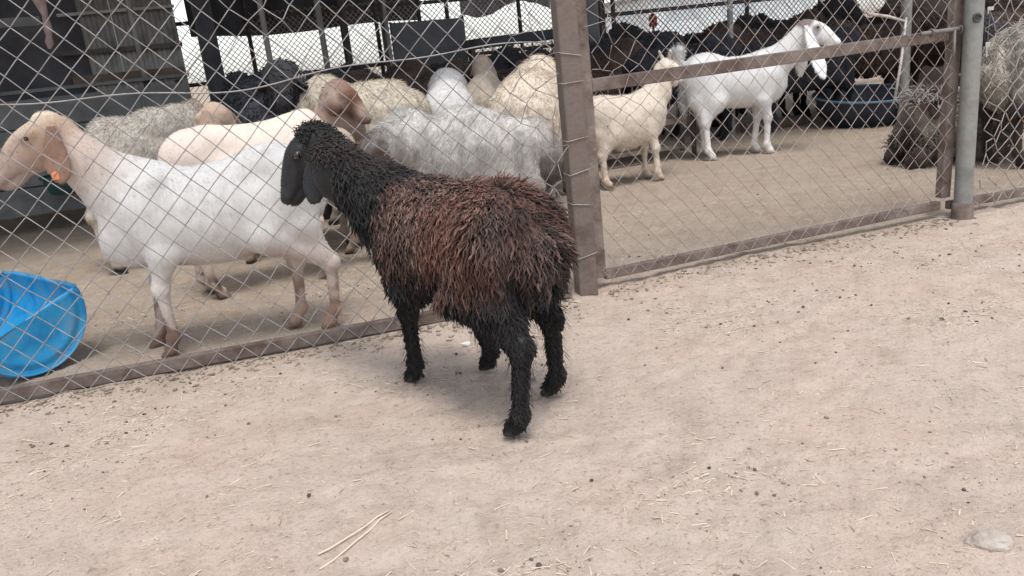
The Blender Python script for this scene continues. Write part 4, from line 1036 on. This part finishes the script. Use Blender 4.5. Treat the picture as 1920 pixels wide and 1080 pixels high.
FLOCK = [  # mesh, x, y, heading, scale, label
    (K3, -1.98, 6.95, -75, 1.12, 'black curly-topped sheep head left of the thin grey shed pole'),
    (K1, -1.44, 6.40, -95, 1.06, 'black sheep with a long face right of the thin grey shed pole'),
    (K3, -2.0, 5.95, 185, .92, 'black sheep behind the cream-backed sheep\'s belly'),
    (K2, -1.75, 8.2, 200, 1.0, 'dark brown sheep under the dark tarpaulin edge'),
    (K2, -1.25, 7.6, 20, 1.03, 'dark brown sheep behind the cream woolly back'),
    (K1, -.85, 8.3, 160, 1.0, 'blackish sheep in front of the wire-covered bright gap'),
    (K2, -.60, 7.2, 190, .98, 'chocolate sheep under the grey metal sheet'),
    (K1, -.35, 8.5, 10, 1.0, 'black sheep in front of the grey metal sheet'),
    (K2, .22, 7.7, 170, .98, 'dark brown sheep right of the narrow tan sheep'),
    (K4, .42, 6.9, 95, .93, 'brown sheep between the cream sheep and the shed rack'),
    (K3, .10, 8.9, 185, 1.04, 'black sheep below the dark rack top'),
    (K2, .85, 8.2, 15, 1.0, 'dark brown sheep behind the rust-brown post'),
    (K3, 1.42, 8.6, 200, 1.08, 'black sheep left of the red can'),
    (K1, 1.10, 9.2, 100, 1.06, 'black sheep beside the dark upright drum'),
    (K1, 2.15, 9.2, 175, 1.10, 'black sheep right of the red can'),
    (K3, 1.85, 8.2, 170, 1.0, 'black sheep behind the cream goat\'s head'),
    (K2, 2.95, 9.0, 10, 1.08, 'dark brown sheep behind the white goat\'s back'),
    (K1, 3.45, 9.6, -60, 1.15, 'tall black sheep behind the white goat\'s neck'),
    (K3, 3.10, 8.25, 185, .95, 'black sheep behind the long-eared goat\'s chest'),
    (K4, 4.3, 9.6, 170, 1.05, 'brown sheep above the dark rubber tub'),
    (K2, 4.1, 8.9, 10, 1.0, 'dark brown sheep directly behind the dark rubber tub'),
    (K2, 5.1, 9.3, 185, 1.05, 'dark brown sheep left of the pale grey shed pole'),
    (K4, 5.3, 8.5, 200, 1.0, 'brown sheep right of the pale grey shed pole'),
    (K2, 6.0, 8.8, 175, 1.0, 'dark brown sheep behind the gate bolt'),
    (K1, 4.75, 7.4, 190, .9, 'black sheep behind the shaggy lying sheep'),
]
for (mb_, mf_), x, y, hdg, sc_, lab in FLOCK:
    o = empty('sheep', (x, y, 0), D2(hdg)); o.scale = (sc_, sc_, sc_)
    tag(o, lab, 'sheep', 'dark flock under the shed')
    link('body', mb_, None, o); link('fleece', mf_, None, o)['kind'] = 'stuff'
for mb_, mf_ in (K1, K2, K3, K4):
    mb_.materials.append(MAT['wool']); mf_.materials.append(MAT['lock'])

# ------------------------------------------------------------------ troughs, tubs and yard things
def half_drum():
    c = np.array([-1.96, 3.12, .246]); ph, tl = D2(50), D2(20); r = .24
    e = np.array([math.cos(ph) * math.cos(tl), math.sin(ph) * math.cos(tl), math.sin(tl)])
    wv = np.array([math.cos(ph) * math.sin(tl), math.sin(ph) * math.sin(tl), -math.cos(tl)])
    ax = np.cross(e, wv); ax = ax if ax[0] < 0 else -ax
    root = empty('feed_trough', (c[0], c[1], 0)); tag(root, 'bright blue half-barrel plastic trough below the tan-headed goat', 'trough')
    o_ = np.array([c[0], c[1], 0])
    th = np.linspace(-.02, np.pi + .02, 33); Lx = .78
    xs = [0.0, .015, .03, .10, .11, .13, .15, .16, .34, .35, .37, .39, .40, .62, .70, Lx]
    rr = [.226, .236, .24, .24, .242, .246, .242, .24, .24, .242, .246, .242, .24, .24, .236, .22]
    def pt(x, a, rad): return c - o_ + ax * x + (e * math.cos(a) + wv * math.sin(a)) * rad
    def sheet(off):
        return np.array([[pt(x, a, rad - off) for a in th] for x, rad in zip(xs, rr)])
    outer = sheet(0); inner = sheet(.008); inner[0] += ax * .008; inner[-1] -= ax * .008
    n1, n2 = outer.shape[:2]
    V = np.concatenate([outer.reshape(-1, 3), inner.reshape(-1, 3)]); Qd = []
    for i_ in range(n1 - 1):
        for j_ in range(n2 - 1):
            a = i_ * n2 + j_; Qd.append([a, a + 1, a + n2 + 1, a + n2]); b = a + n1 * n2; Qd.append([b, b + n2, b + n2 + 1, b + 1])
    for i_ in range(n1 - 1):
        for j_ in (0, n2 - 1):
            a = i_ * n2 + j_; b = a + n1 * n2; Qd.append([a, a + n2, b + n2, b] if j_ == 0 else [a, b, b + n2, a + n2])
    me = mesh_np('shell', V, Qd); link('shell', me, MAT['blue'], root)
    # dished end discs with a raised ring
    for x0, sg in ((0.0, 1), (Lx, -1)):
        rs = [.0, .06, .12, .165, .175, .19, .2, .215, .228]; dep = [.022, .021, .019, .017, .010, .010, .017, .016, .0]
        Vd = []; 
        for off in (0, .009):
            for rad, dp in zip(rs, dep):
                for a in th: Vd.append(pt(x0 + sg * (dp * .8 + off), a, rad))
        Vd = np.array(Vd); nr = len(rs); Qd = []
        for o in (0, 1):
            for i_ in range(nr - 1):
                for j_ in range(n2 - 1):
                    a = o * nr * n2 + i_ * n2 + j_; Qd.append([a, a + 1, a + n2 + 1, a + n2])
        for i_ in range(nr - 1):
            for j_ in (0, n2 - 1):
                a = i_ * n2 + j_; b = a + nr * n2; Qd.append([a, a + n2, b + n2, b])
        link('end_disc', mesh_np('end_disc', Vd, Qd), MAT['blue'], root)
half_drum()

def tub(name, loc, label, r0, r1, h, mat, rimmat, cat='tub', squash=1.0, rz=0.0, tilt=0.0):
    root = empty(name, loc, rz); root.rotation_euler = (tilt, 0, rz); tag(root, label, cat)
    n = 40; th = np.linspace(0, 2 * np.pi, n, endpoint=False)
    prof = [(0.0, .004), (r0 * .9, .0), (r0, .012), (r0 * .4 + r1 * .6, h * .6), (r1, h), (r1 + .0, h + .004), (r1 - .012, h), (r0 * .4 + r1 * .6 - .012, h * .6), (r0 - .012, .02), (0.0, .018)]
    V = np.array([[rad * math.cos(a), rad * math.sin(a) * squash, z] for rad, z in prof for a in th]); k = len(prof)
    Qd = [[i_ * n + j_, i_ * n + (j_ + 1) % n, i_ * n + n + (j_ + 1) % n, i_ * n + n + j_] for i_ in range(k - 1) for j_ in range(n)]
    bowl = link('bowl', mesh_np('bowl', V, Qd), mat, root)
    m = MB(); a = np.linspace(0, 2 * np.pi, n + 1)
    m.tube([((r1 + .004) * math.cos(t), (r1 + .004) * math.sin(t) * squash, h) for t in a], .013, 8, False); m.build('rim', rimmat, bowl, smooth=True)
    return root
tub('rubber_tub', (3.72, 8.10, 0.0), 'round dark blue-black rubber tub on the ground behind the gate', .36, .50, .29, MAT['black'], MAT['rimblue'], tilt=D2(5))
tub('plastic_tub', (3.92, 6.55, 0.10), 'faded blue tub between the two shaggy sheep', .2, .25, .28, MAT['paleblue'], MAT['paleblue'])
# pads under the faded tub: an old tyre
m = MB(); a = np.linspace(0, 2 * np.pi, 25); m.tube([(3.92 + .22 * math.cos(t), 6.55 + .22 * math.sin(t), .055) for t in a], .055, 10, False)
tag(m.build('tyre', MAT['black'], None, smooth=True), 'old tyre under the faded blue tub', 'tyre')

def rock(name, loc, dims, mat, seed, label, cat='stone', rz=0.0):
    th = np.linspace(0, np.pi, 15); ph = np.linspace(0, 2 * np.pi, 22, endpoint=False)
    V = np.array([[math.sin(a) * math.cos(b), math.sin(a) * math.sin(b), math.cos(a)] for a in th for b in ph])
    k = 1 + .28 * fbm(V, 1.6, seed, 3); V = V * k[:, None]
    pl = np.random.default_rng(seed).normal(size=(9, 3)); pl /= np.linalg.norm(pl, axis=1)[:, None]
    for q in pl:
        d = V @ q; V = V - np.maximum(d - .82, 0)[:, None] * q
    V = V * np.array(dims) / 2
    Qd = [[i_ * 22 + j_, i_ * 22 + 22 + j_, i_ * 22 + 22 + (j_ + 1) % 22, i_ * 22 + (j_ + 1) % 22] for i_ in range(14) for j_ in range(22)]
    o = link(name, mesh_np(name, V, Qd, smooth=False), mat); o.location = loc; o.rotation_euler = (0, 0, rz)
    tag(o, label, cat); return o
rock('stone', (.935, 1.425, .008), (.088, .068, .050), MAT['stone2'], 5, 'pale rounded stone lying alone on the dirt at bottom right')
rock('stone', (3.46, 8.0, .06), (.20, .16, .17), MAT['stone'], 8, 'pale angular stone leaning against the black rubber tub')
# red net sack
def sack():
    root = empty('net_sack', (3.86, 6.42, .36)); tag(root, 'pinkish brown net sack sitting in the faded blue tub', 'sack')
    o = rock('bag', (0, 0, .12), (.30, .26, .30), MAT['net'], 12, None); o.parent = root
    for k_ in ('label', 'category'):
        if k_ in o: del o[k_]
    m = MB(); m.tube([(0, 0, .24), (.02, 0, .30), (.05, .01, .33)], [.04, .02, .035], 8); m.build('tied_neck', MAT['net'], root, smooth=True)
sack()
# scrap of white plastic behind the dark sheep
rock('plastic_scrap', (-.205, 2.95, .008), (.045, .02, .018), MAT['white'], 3, 'small white plastic scrap on the dirt behind the dark sheep', 'scrap')

# ------------------------------------------------------------------ shed and everything under it
def corrugated(w_, h_, pitch=.076, amp=.011, t=.003, per=5):
    n = max(2, int(w_ / pitch * per)); x = np.linspace(0, w_, n); y = amp * np.sin(x / pitch * 2 * np.pi)
    V = []
    for yy in (0, t):
        for z in (0, h_): V += [(a, b + yy, z) for a, b in zip(x, y)]
    V = np.array(V); Qd = []
    for j_ in range(n - 1):
        Qd.append([j_, j_ + 1, n + j_ + 1, n + j_]); Qd.append([2 * n + j_ + 1, 2 * n + j_, 3 * n + j_, 3 * n + j_ + 1])
        Qd.append([n + j_, n + j_ + 1, 3 * n + j_ + 1, 3 * n + j_]); Qd.append([j_ + 1, j_, 2 * n + j_, 2 * n + j_ + 1])
    return V, np.array(Qd)
SA = D2(16.5); su = np.array([math.cos(SA), math.sin(SA)]); sv = np.array([-math.sin(SA), math.cos(SA)])
def UV(u, v): p = np.array([.3, 3.47]) + su * u + sv * v; return float(p[0]), float(p[1])
shed = empty('livestock_shed', (0, 0, 0)); tag(shed, 'open-sided livestock shed on thin steel poles behind the fence', 'shed')
# roof sheets (long corrugated sheets laid side by side)
Vr, Qr = corrugated(1.06, 6.6, .076, .012)
sheet_me = mesh_np('roof_sheet', Vr, Qr)
for k in range(15):
    o = link('roof_sheet', sheet_me, MAT['roof'], shed)
    x, y = UV(-8.2 + k * 1.0, 2.35)
    o.location = (x, y, 2.85 + (.004 if k % 2 else 0)); o.rotation_euler = (D2(-87.5), 0, SA)
for k in range(5):
    a = UV(-8.3, 3.0 + 1.5 * k); b = UV(6.9, 3.0 + 1.5 * k); z = 2.79 + .0437 * (0.65 + 1.5 * k)
    m = MB(); m.beam((*a, z), (*b, z), .05, .07); m.build('purlin', MAT['pipedark'], shed)
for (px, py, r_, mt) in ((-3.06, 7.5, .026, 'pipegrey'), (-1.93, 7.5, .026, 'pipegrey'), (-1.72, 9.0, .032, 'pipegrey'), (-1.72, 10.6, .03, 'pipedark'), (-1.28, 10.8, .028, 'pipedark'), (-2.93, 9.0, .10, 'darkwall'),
                          (-.98, 8.6, .02, 'pipegrey'), (3.86, 7.62, .047, 'pipe'), (2.44, 8.3, .03, 'pipe'), (5.6, 9.0, .04, 'pipegrey'), (1.46, 10.5, .02, 'pipedark')):
    v = (np.array([px, py]) - np.array([.3, 3.47])) @ sv
    m = MB(); m.tube([(px, py, z) for z in (-.03, 1., 2., min(2.78 + .0437 * (v - 2.35), 3.1))], r_, 12, False); m.build('pole', MAT[mt], shed, smooth=True)
# back walls, left
wall = empty('corrugated_wall', (0, 0, 0)); tag(wall, 'grey corrugated sheet wall at the left end of the shed', 'wall')
Vr, Qr = corrugated(.30, 2.3, .05, .009); pm = mesh_np('sheet', Vr, Qr)
for k in range(3):
    o = link('sheet', pm, MAT['corr'], wall); o.location = (-4.06 + .285 * k, 8.66 + .0926 * k + (.004 if k % 2 else 0), 0.03 * k); o.rotation_euler = (0, 0, D2(18))
m = MB(); m.beam((-4.2, 8.52, 1.86), (-3.15, 8.84, 1.86), .03, .03); m.build('rail', MAT['pipe'], wall)
m = MB(); m.beam((-4.3, 8.50, 1.50), (-3.15, 8.84, 1.48), .035, .045); m.build('rail', MAT['pipedark'], wall)
m = MB(); m.beam((-4.2, 8.52, 1.22), (-3.2, 8.84, 1.21), .03, .10); m.build('rail', MAT['wood'], wall)
def hung(name, a, b, z0, z1, label, mat, seed, cat='tarpaulin', sag=.06, rip=.05):
    n, k = 40, 12; a = np.array(a); b = np.array(b); d = unit(b - a); nn = np.array([-d[1], d[0]])
    t = np.linspace(0, 1, n); V = []
    for lay in (0, .006):
        for j_ in range(k):
            f = j_ / (k - 1)
            for i_ in range(n):
                p = a + (b - a) * t[i_]; off = rip * math.sin(t[i_] * 23 + seed) * (.4 + .6 * (1 - f)) + rip * .6 * math.sin(t[i_] * 51 + 2 * seed)
                z = z0 + (z1 - z0) * f - sag * math.sin(t[i_] * 9.4) ** 2 * f * .5 + (1 - f) * sag * math.sin(t[i_] * 7 + seed)
                V.append((p[0] + nn[0] * (off + lay), p[1] + nn[1] * (off + lay), z))
    V = np.array(V); Qd = []
    for lay in (0, 1):
        for j_ in range(k - 1):
            for i_ in range(n - 1):
                q = lay * n * k + j_ * n + i_; Qd.append([q, q + 1, q + n + 1, q + n])
    o = link(name, mesh_np(name, V, Qd), mat); tag(o, label, cat); return o
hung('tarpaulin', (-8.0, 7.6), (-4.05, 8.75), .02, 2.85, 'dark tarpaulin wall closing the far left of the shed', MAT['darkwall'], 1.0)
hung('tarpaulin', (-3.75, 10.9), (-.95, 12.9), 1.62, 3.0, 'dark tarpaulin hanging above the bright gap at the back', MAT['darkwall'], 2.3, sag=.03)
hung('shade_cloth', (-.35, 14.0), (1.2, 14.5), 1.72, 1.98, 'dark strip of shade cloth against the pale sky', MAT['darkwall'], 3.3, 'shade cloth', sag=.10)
hung('tarpaulin', (4.9, 10.2), (9.5, 11.4), .02, 1.65, 'dark brown tarpaulin wall behind the pale grey pole', mat_mottled('brown_tarpaulin', (.045, .035, .032), (.08, .062, .055), 3, .85, 0, .2, 20), 4.3)
# strip of pink rag and old boards hung in the dark corner
m = MB(); zz_ = np.linspace(2.0, 1.42, 14)
m.tube([(-3.06 + .02 * math.sin(z * 9), 6.0 + .02 * math.cos(z * 7), z) for z in zz_], [.05, .06, .05, .035, .045, .05, .04, .03, .02, .025, .03, .02, .03, .012], 8, False)
tag(m.build('rag', mat_mottled('faded_pink_cloth', (.20, .15, .145), (.30, .23, .22), 12, .9, 0, .4, 40), None, smooth=True), 'faded pinkish rag hanging from the roof at far left', 'rag')
m = MB(); m.beam((-4.2, 6.35, 1.68), (-3.36, 6.55, 1.66), .03, .07); tag(m.build('board', MAT['bunk'], None, bevel=.004), 'short grey board hung across the far left corner', 'board')
tub('green_tub', (-3.52, 6.60, 0.34), 'dark green tub hooked on the bunk below the tan goat head', .13, .17, .14, MAT['green'], MAT['green'])
# feed bunk at left
bunk = empty('feed_bunk', (-3.7, 7.05, 0), D2(16)); tag(bunk, 'grey board feed bunk at the left under the tarpaulin', 'feed bunk')
for k in range(4):
    m = MB(); m.box((0, -.25 + .02 * k, .28 + .235 * k), (2.2, .03, .225)); m.build('board', MAT['bunk'], bunk, bevel=.004)
m = MB(); m.box((0, .12, 1.16), (2.2, .62, .03)); m.build('top_sheet', MAT['bunk'], bunk, bevel=.004)
for x in (-1.0, 1.0):
    m = MB(); m.box((x, .38, .56), (.06, .06, 1.14)); m.build('leg', MAT['pipegrey'], bunk)
    m = MB(); m.box((x, -.20, .08), (.06, .05, .17)); m.build('leg', MAT['pipegrey'], bunk)
# grey metal sheet on frame
gs = empty('metal_screen', (0, 0, 0)); tag(gs, 'plain grey metal sheet screen standing under the open sky gap', 'screen')
m = MB(); m.beam((-1.20, 10.9, .95), (-.26, 11.1, .93), .02, 1.20); m.build('sheet', MAT['grey'], gs)
for p in ((-1.19, 10.94), (-.27, 11.13)):
    m = MB(); m.box((p[0], p[1], .78), (.04, .04, 1.56)); m.build('leg', MAT['pipedark'], gs)
# dark rack top to its right
rk = empty('hay_rack', (0, 0, 0)); tag(rk, 'dark flat-topped hay rack left of the rust-brown post', 'hay rack')
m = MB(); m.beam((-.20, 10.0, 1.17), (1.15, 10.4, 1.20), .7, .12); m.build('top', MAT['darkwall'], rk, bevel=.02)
for k in range(12):
    f = k / 11; x, y = -.18 + 1.31 * f, 9.70 + .39 * f
    m = MB(); m.beam((x, y + .15, .25), (x + .02, y, 1.12), .02, .02); m.build('bar', MAT['iron'], rk)
for x, y in ((-.15, 9.75), (1.1, 10.12), (-.2, 10.3), (1.1, 10.65)):
    m = MB(); m.beam((x, y, 0), (x, y, 1.12), .05, .05); m.build('leg', MAT['pipedark'], rk)
# rusty feeder behind the cream goat
fd = empty('feeder', (0, 0, 0)); tag(fd, 'low rusty slatted feeder on legs behind the cream goat', 'feeder')
fa, fb = np.array([.45, 6.72]), np.array([1.74, 7.10]); f_d = unit(fb - fa)
for z, hh in ((.745, .05), (.335, .045), (.11, .03)):
    m = MB(); m.beam((fa[0], fa[1], z), (fb[0], fb[1], z), .04, hh); m.build('rail', MAT['iron'], fd)
for k in range(24):
    p = fa + (fb - fa) * (k + .3) / 24; q = fa + (fb - fa) * min((k + .3 + (.8 if k % 2 else -.5)) / 24, 1)
    m = MB(); m.beam((p[0], p[1] + .03, .355), (q[0], q[1] + .03, .73), .010, .010); m.build('slat', MAT['iron'], fd)
m = MB(); m.beam((fa[0], fa[1] + .25, .31), (fb[0], fb[1] + .25, .31), .46, .02); m.build('tray', MAT['wood'], fd)
for p in (fa, fb):
    for dy in (0.0, .45):
        m = MB(); m.beam((p[0] - dy * f_d[1] * .0, p[1] + dy, 0), (p[0], p[1] + dy, .76 if dy == 0 else .31), .035, .035); m.build('leg', MAT['pipedark'], fd)
# long board on the ground by the tub
m = MB(); m.beam((2.55, 8.30, .05), (3.25, 8.52, .05), .12, .09)
tag(m.build('timber', MAT['wood'], None, bevel=.008), 'weathered timber lying on the ground left of the black tub', 'timber')
# rear fence with mesh
rf = empty('rear_fence', (0, 0, 0)); tag(rf, 'dark-railed wire fence along the back of the shed', 'fence')
def rear(a, b, posts, rails, step=.075, z1=1.9, r=.003):
    a = np.array(a); b = np.array(b); d = unit(b - a); Lr = np.linalg.norm(b - a)
    for t in posts:
        p = a + (b - a) * t; m = MB(); m.tube([(p[0], p[1], 0), (p[0], p[1], 1.), (p[0], p[1], 2.2)], .03, 8, False); m.build('post', MAT['pipedark'], rf, smooth=True)
    for z in rails:
        m = MB(); m.beam((a[0], a[1], z), (b[0], b[1], z + .0), .045, .05); m.build('rail', MAT['pipedark'], rf)
    V = []; Qd = []; m = MB()
    n = int(Lr / step)
    for sg in (1, -1):
        for k in range(-int(z1 / step), n + int(z1 / step)):
            u0 = k * step; z0 = .7; u1 = u0 + sg * (z1 - z0)
            p0, p1, q0, q1 = u0, u1, z0, z1
            if min(p0, p1) < 0 or max(p0, p1) > Lr: continue
            A_ = a + d * p0; B_ = a + d * p1
            m.beam((A_[0], A_[1], q0), (B_[0], B_[1] + .01 * sg, q1), r * 2, r * 2)
    o = m.build('mesh', MAT['wire2'], rf); o['kind'] = 'stuff'
rear((-4.6, 10.9), (2.0, 13.1), (.03, .22, .40, .47, .56, .62, .78, .98), (1.05, 1.83), r=.0042)
rear((1.05, 10.75), (8.2, 12.9), (.01, .09, .36, .52, .60, .99), (.75, 1.36), r=.0038)
# upright dark drum on a stand, red can
dr = empty('drum', (1.22, 9.75, 0)); tag(dr, 'dark upright drum on a stand against the pale sky', 'drum')
m = MB(); m.tube([(0, 0, 1.02), (0, 0, 1.04), (0, 0, 1.3), (0, 0, 1.6), (0, 0, 1.9), (0, 0, 1.92), (0, 0, 1.921)], [.11, .118, .118, .12, .118, .11, .01], 20, False); m.build('barrel', MAT['grey'], dr, smooth=True)
for x, y in ((-.1, -.1), (.1, -.1), (-.1, .1), (.1, .1)):
    m = MB(); m.box((x, y, .51), (.03, .03, 1.02)); m.build('leg', MAT['pipedark'], dr)
rc = empty('red_can', (2.42, 12.0, 0)); tag(rc, 'small red can on a stake among the black sheep', 'can')
m = MB(); m.tube([(0, 0, 1.16), (0, 0, 1.17), (0, 0, 1.28), (0, 0, 1.30), (0, 0, 1.34), (0, 0, 1.345)], [.05, .06, .062, .05, .03, .005], 16, False); m.build('can', MAT['red'], rc, smooth=True)
m = MB(); m.box((0, 0, .58), (.03, .03, 1.16)); m.build('stake', MAT['wood'], rc)
# leaning sticks by the pale pole
for a, b, r_, lab in (((3.62, 7.3, .28), (3.80, 7.5, .98), .014, 'thin pale stick leaning by the grey shed pole'), ((3.45, 7.5, 1.05), (3.84, 7.56, .94), .016, 'broken pale branch tied to the grey shed pole')):
    m = MB(); m.tube([a, tuple((np.array(a) + np.array(b)) / 2 + np.array([.01, 0, .01])), b], [r_, r_ * .9, r_ * .7], 6)
    tag(m.build('stick', MAT['stone'], None, smooth=True), lab, 'stick')
# pale building far off
pb = empty('pale_building', (8.3, 32, 0), D2(12)); tag(pb, 'low pale blue-white building far behind the flock', 'building')
m = MB(); m.box((0, 0, 1.1), (6.4, 5, 2.2)); pw_ = m.build('wall', MAT['palewall'], pb)
m = MB(); m.box((0, 0, 2.26), (6.8, 5.4, .12)); m.build('roof', MAT['corr'], pb)
for x in (-1.9, .2):
    m = MB(); m.box((x, -2.503, 1.55), (1.3, .02, .35)); m.build('window', MAT['palewindow'], pw_)

# ------------------------------------------------------------------ litter on the dirt
def litter():
    rng = np.random.default_rng(77)
    # short straw bits
    n = 15000
    x = rng.uniform(-2.6, 3.2, n); y = 1.15 + (rng.random(n) ** 1.3) * 4.2
    cl = rng.random(n) < .35; cx = rng.uniform(-2, 2.6, 40); cy = rng.uniform(1.3, 4.2, 40); k = rng.integers(0, 40, n); k = k % 37
    x[cl] = cx[k[cl]] + rng.normal(0, .10, cl.sum()); y[cl] = cy[k[cl]] + rng.normal(0, .07, cl.sum())
    L = .006 + .045 * rng.random(n) ** 3.5; L[:70] = .05 + .07 * rng.random(70); wd = .0008 + .0013 * rng.random(n); a = rng.uniform(0, np.pi, n)
    d = np.stack([np.cos(a), np.sin(a), rng.normal(0, .10, n)], 1); sd_ = np.stack([-np.sin(a), np.cos(a), np.zeros(n)], 1)
    P = np.stack([x, y, np.zeros(n)], 1); P[:, 2] = ground_z(P) - .0005 + .003 * rng.random(n)
    A = P - d * L[:, None] / 2; B = P + d * L[:, None] / 2
    up = np.array([0, 0, 1.]) * (wd * .8)[:, None]
    V = np.stack([A - sd_ * wd[:, None], A + sd_ * wd[:, None], A + up, B - sd_ * wd[:, None], B + sd_ * wd[:, None], B + up], 1).reshape(-1, 3)
    q = np.array([[0, 1, 4, 3], [1, 2, 5, 4], [2, 0, 3, 5]]); Qd = (np.arange(n)[:, None, None] * 6 + q).reshape(-1, 4)
    base = np.array([.60, .51, .40]) * (.65 + .45 * rng.random((n, 1))); C = np.repeat(base, 6, 0)
    m_ = mat_coat('straw', 200, .1, .7, .15); MAT['straw'] = m_
    o = link('straw_litter', mesh_np('straw_litter', V, Qd, C, False), m_); tag(o, 'pale chopped straw bits scattered over the dirt', 'straw', kind='stuff')
    # dark droppings and clods
    n = 800
    x = rng.uniform(-2.6, 3.2, n); y = 1.15 + (rng.random(n) ** 1.2) * 5.0
    cl = rng.random(n) < .5; k = rng.integers(0, 40, n); x[cl] = cx[(k[cl] * 7) % 40] + rng.normal(0, .12, cl.sum()); y[cl] = cy[(k[cl] * 7) % 40] + rng.normal(0, .08, cl.sum())
    P = np.stack([x, y, np.zeros(n)], 1); r = .0022 + .0040 * rng.random(n) ** 2; P[:, 2] = ground_z(P) + r * .4
    octv = np.array([[1, 0, 0], [-1, 0, 0], [0, 1, 0], [0, -1, 0], [0, 0, 1], [0, 0, -1], [.6, .6, .5], [-.6, .6, .5], [-.6, -.6, .5], [.6, -.6, .5]], float)
    tri = np.array([[0, 6, 4], [6, 2, 4], [2, 7, 4], [7, 1, 4], [1, 8, 4], [8, 3, 4], [3, 9, 4], [9, 0, 4], [2, 6, 0], [1, 7, 2], [3, 8, 1], [0, 9, 3], [0, 5, 2], [2, 5, 1], [1, 5, 3], [3, 5, 0]])
    st = np.stack([1 + .8 * rng.random(n), .8 + .4 * rng.random(n), .7 + .3 * rng.random(n)], 1); an = rng.uniform(0, 6.28, n)
    W_ = octv[None] * (st * r[:, None])[:, None, :]; c_, s_ = np.cos(an)[:, None], np.sin(an)[:, None]
    W_ = np.stack([W_[..., 0] * c_ - W_[..., 1] * s_, W_[..., 0] * s_ + W_[..., 1] * c_, W_[..., 2]], -1) + P[:, None, :]
    Td = (np.arange(n)[:, None, None] * 10 + tri).reshape(-1, 3)
    o = link('droppings', mesh_np('droppings', W_.reshape(-1, 3), Td, np.repeat(np.array([.13, .10, .08]) * (.6 + 1.8 * rng.random((n, 1)) ** 2), 10, 0), True), MAT['lock']); tag(o, 'small dark droppings and clods scattered over the dirt', 'droppings', kind='stuff')
    # fine grit and crumbs of dry dung
    n = 9000
    x = rng.uniform(-2.4, 2.8, n); y = 1.15 + (rng.random(n) ** 1.4) * 3.6
    cl = rng.random(n) < .6; k = rng.integers(0, 40, n); x[cl] = cx[(k[cl] * 3) % 40] + rng.normal(0, .22, cl.sum()); y[cl] = cy[(k[cl] * 3) % 40] + rng.normal(0, .13, cl.sum())
    P = np.stack([x, y, np.zeros(n)], 1); r = .0009 + .0020 * rng.random(n) ** 2; P[:, 2] = ground_z(P) + r * .3
    tet = np.array([[1, 0, -.3], [-.5, .87, -.3], [-.5, -.87, -.3], [0, 0, .8]]); tt = np.array([[0, 1, 3], [1, 2, 3], [2, 0, 3]])
    an = rng.uniform(0, 6.28, n); c_, s_ = np.cos(an)[:, None], np.sin(an)[:, None]; st = 1 + 1.5 * rng.random(n)
    W_ = tet[None] * r[:, None, None]; W_[..., 0] *= st[:, None]
    W_ = np.stack([W_[..., 0] * c_ - W_[..., 1] * s_, W_[..., 0] * s_ + W_[..., 1] * c_, W_[..., 2]], -1) + P[:, None, :]
    o = link('grit', mesh_np('grit', W_.reshape(-1, 3), (np.arange(n)[:, None, None] * 4 + tt).reshape(-1, 3), np.repeat(np.array([.33, .26, .21]) * (.4 + 1.2 * rng.random((n, 1))), 4, 0), False), MAT['lock']); tag(o, 'fine dark grit and crumbs over the dirt', 'grit', kind='stuff')
    # rough debris gathered along the rails
    n = 3200; t = rng.random(n); onL = rng.random(n) < .62
    px = np.where(onL, LA[0] + (LB[0] - LA[0]) * t, GA[0] + (GB[0] - GA[0]) * t); py = np.where(onL, LA[1] + (LB[1] - LA[1]) * t, GA[1] + (GB[1] - GA[1]) * t)
    off = -np.abs(rng.normal(0, .09, n)) - .03
    P = np.stack([px + ln[0] * off, py + ln[1] * off, np.zeros(n)], 1); r = .0016 + .0075 * rng.random(n) ** 4; P[:, 2] = ground_z(P) + r * .3
    st = np.stack([1 + 1.2 * rng.random(n), .7 + .5 * rng.random(n), .5 + .4 * rng.random(n)], 1); an = rng.uniform(0, 6.28, n)
    W_ = octv[None] * (st * r[:, None])[:, None, :]; c_, s_ = np.cos(an)[:, None], np.sin(an)[:, None]
    W_ = np.stack([W_[..., 0] * c_ - W_[..., 1] * s_, W_[..., 0] * s_ + W_[..., 1] * c_, W_[..., 2]], -1) + P[:, None, :]
    Td = (np.arange(n)[:, None, None] * 10 + tri).reshape(-1, 3)
    o = link('clods', mesh_np('clods', W_.reshape(-1, 3), Td, np.repeat(np.array([.36, .285, .225]) * (.5 + .7 * rng.random((n, 1))), 10, 0), True), MAT['wool']); tag(o, 'loose dirt clods and debris gathered along the bottom rails', 'clods', kind='stuff')
litter()
# the straws long enough to pick out
STALKS = [((-.522, 1.640), (-.372, 1.795), 'upper of two long straws meeting in a V on the dirt'), ((-.505, 1.578), (-.366, 1.790), 'lower of two long straws meeting in a V on the dirt')]
def stalk(a, b, lab, r=.0022, bend=.01):
    a = np.array([*a, 0.]); b = np.array([*b, 0.]); d = b - a; nrm_ = np.array([-d[1], d[0], 0]) 
    ts = np.linspace(0, 1, 7); P = a + d * ts[:, None] + nrm_ * (bend * np.sin(ts * np.pi))[:, None]
    P[:, 2] = np.maximum(ground_z(P), 0) + r + .002
    m = MB(); m.tube(P, r, 6); o = m.build('straw_stalk', MAT['straw'], None, smooth=True)
    ca = o.data.color_attributes.new('Col', 'FLOAT_COLOR', 'POINT'); ca.data.foreach_set('color', np.tile([.66, .56, .44, 1.], len(o.data.vertices)).astype(np.float32))
    tag(o, lab, 'straw', 'long straws picked out on the dirt'); return o
for a, b, lab in STALKS: stalk(a, b, lab)
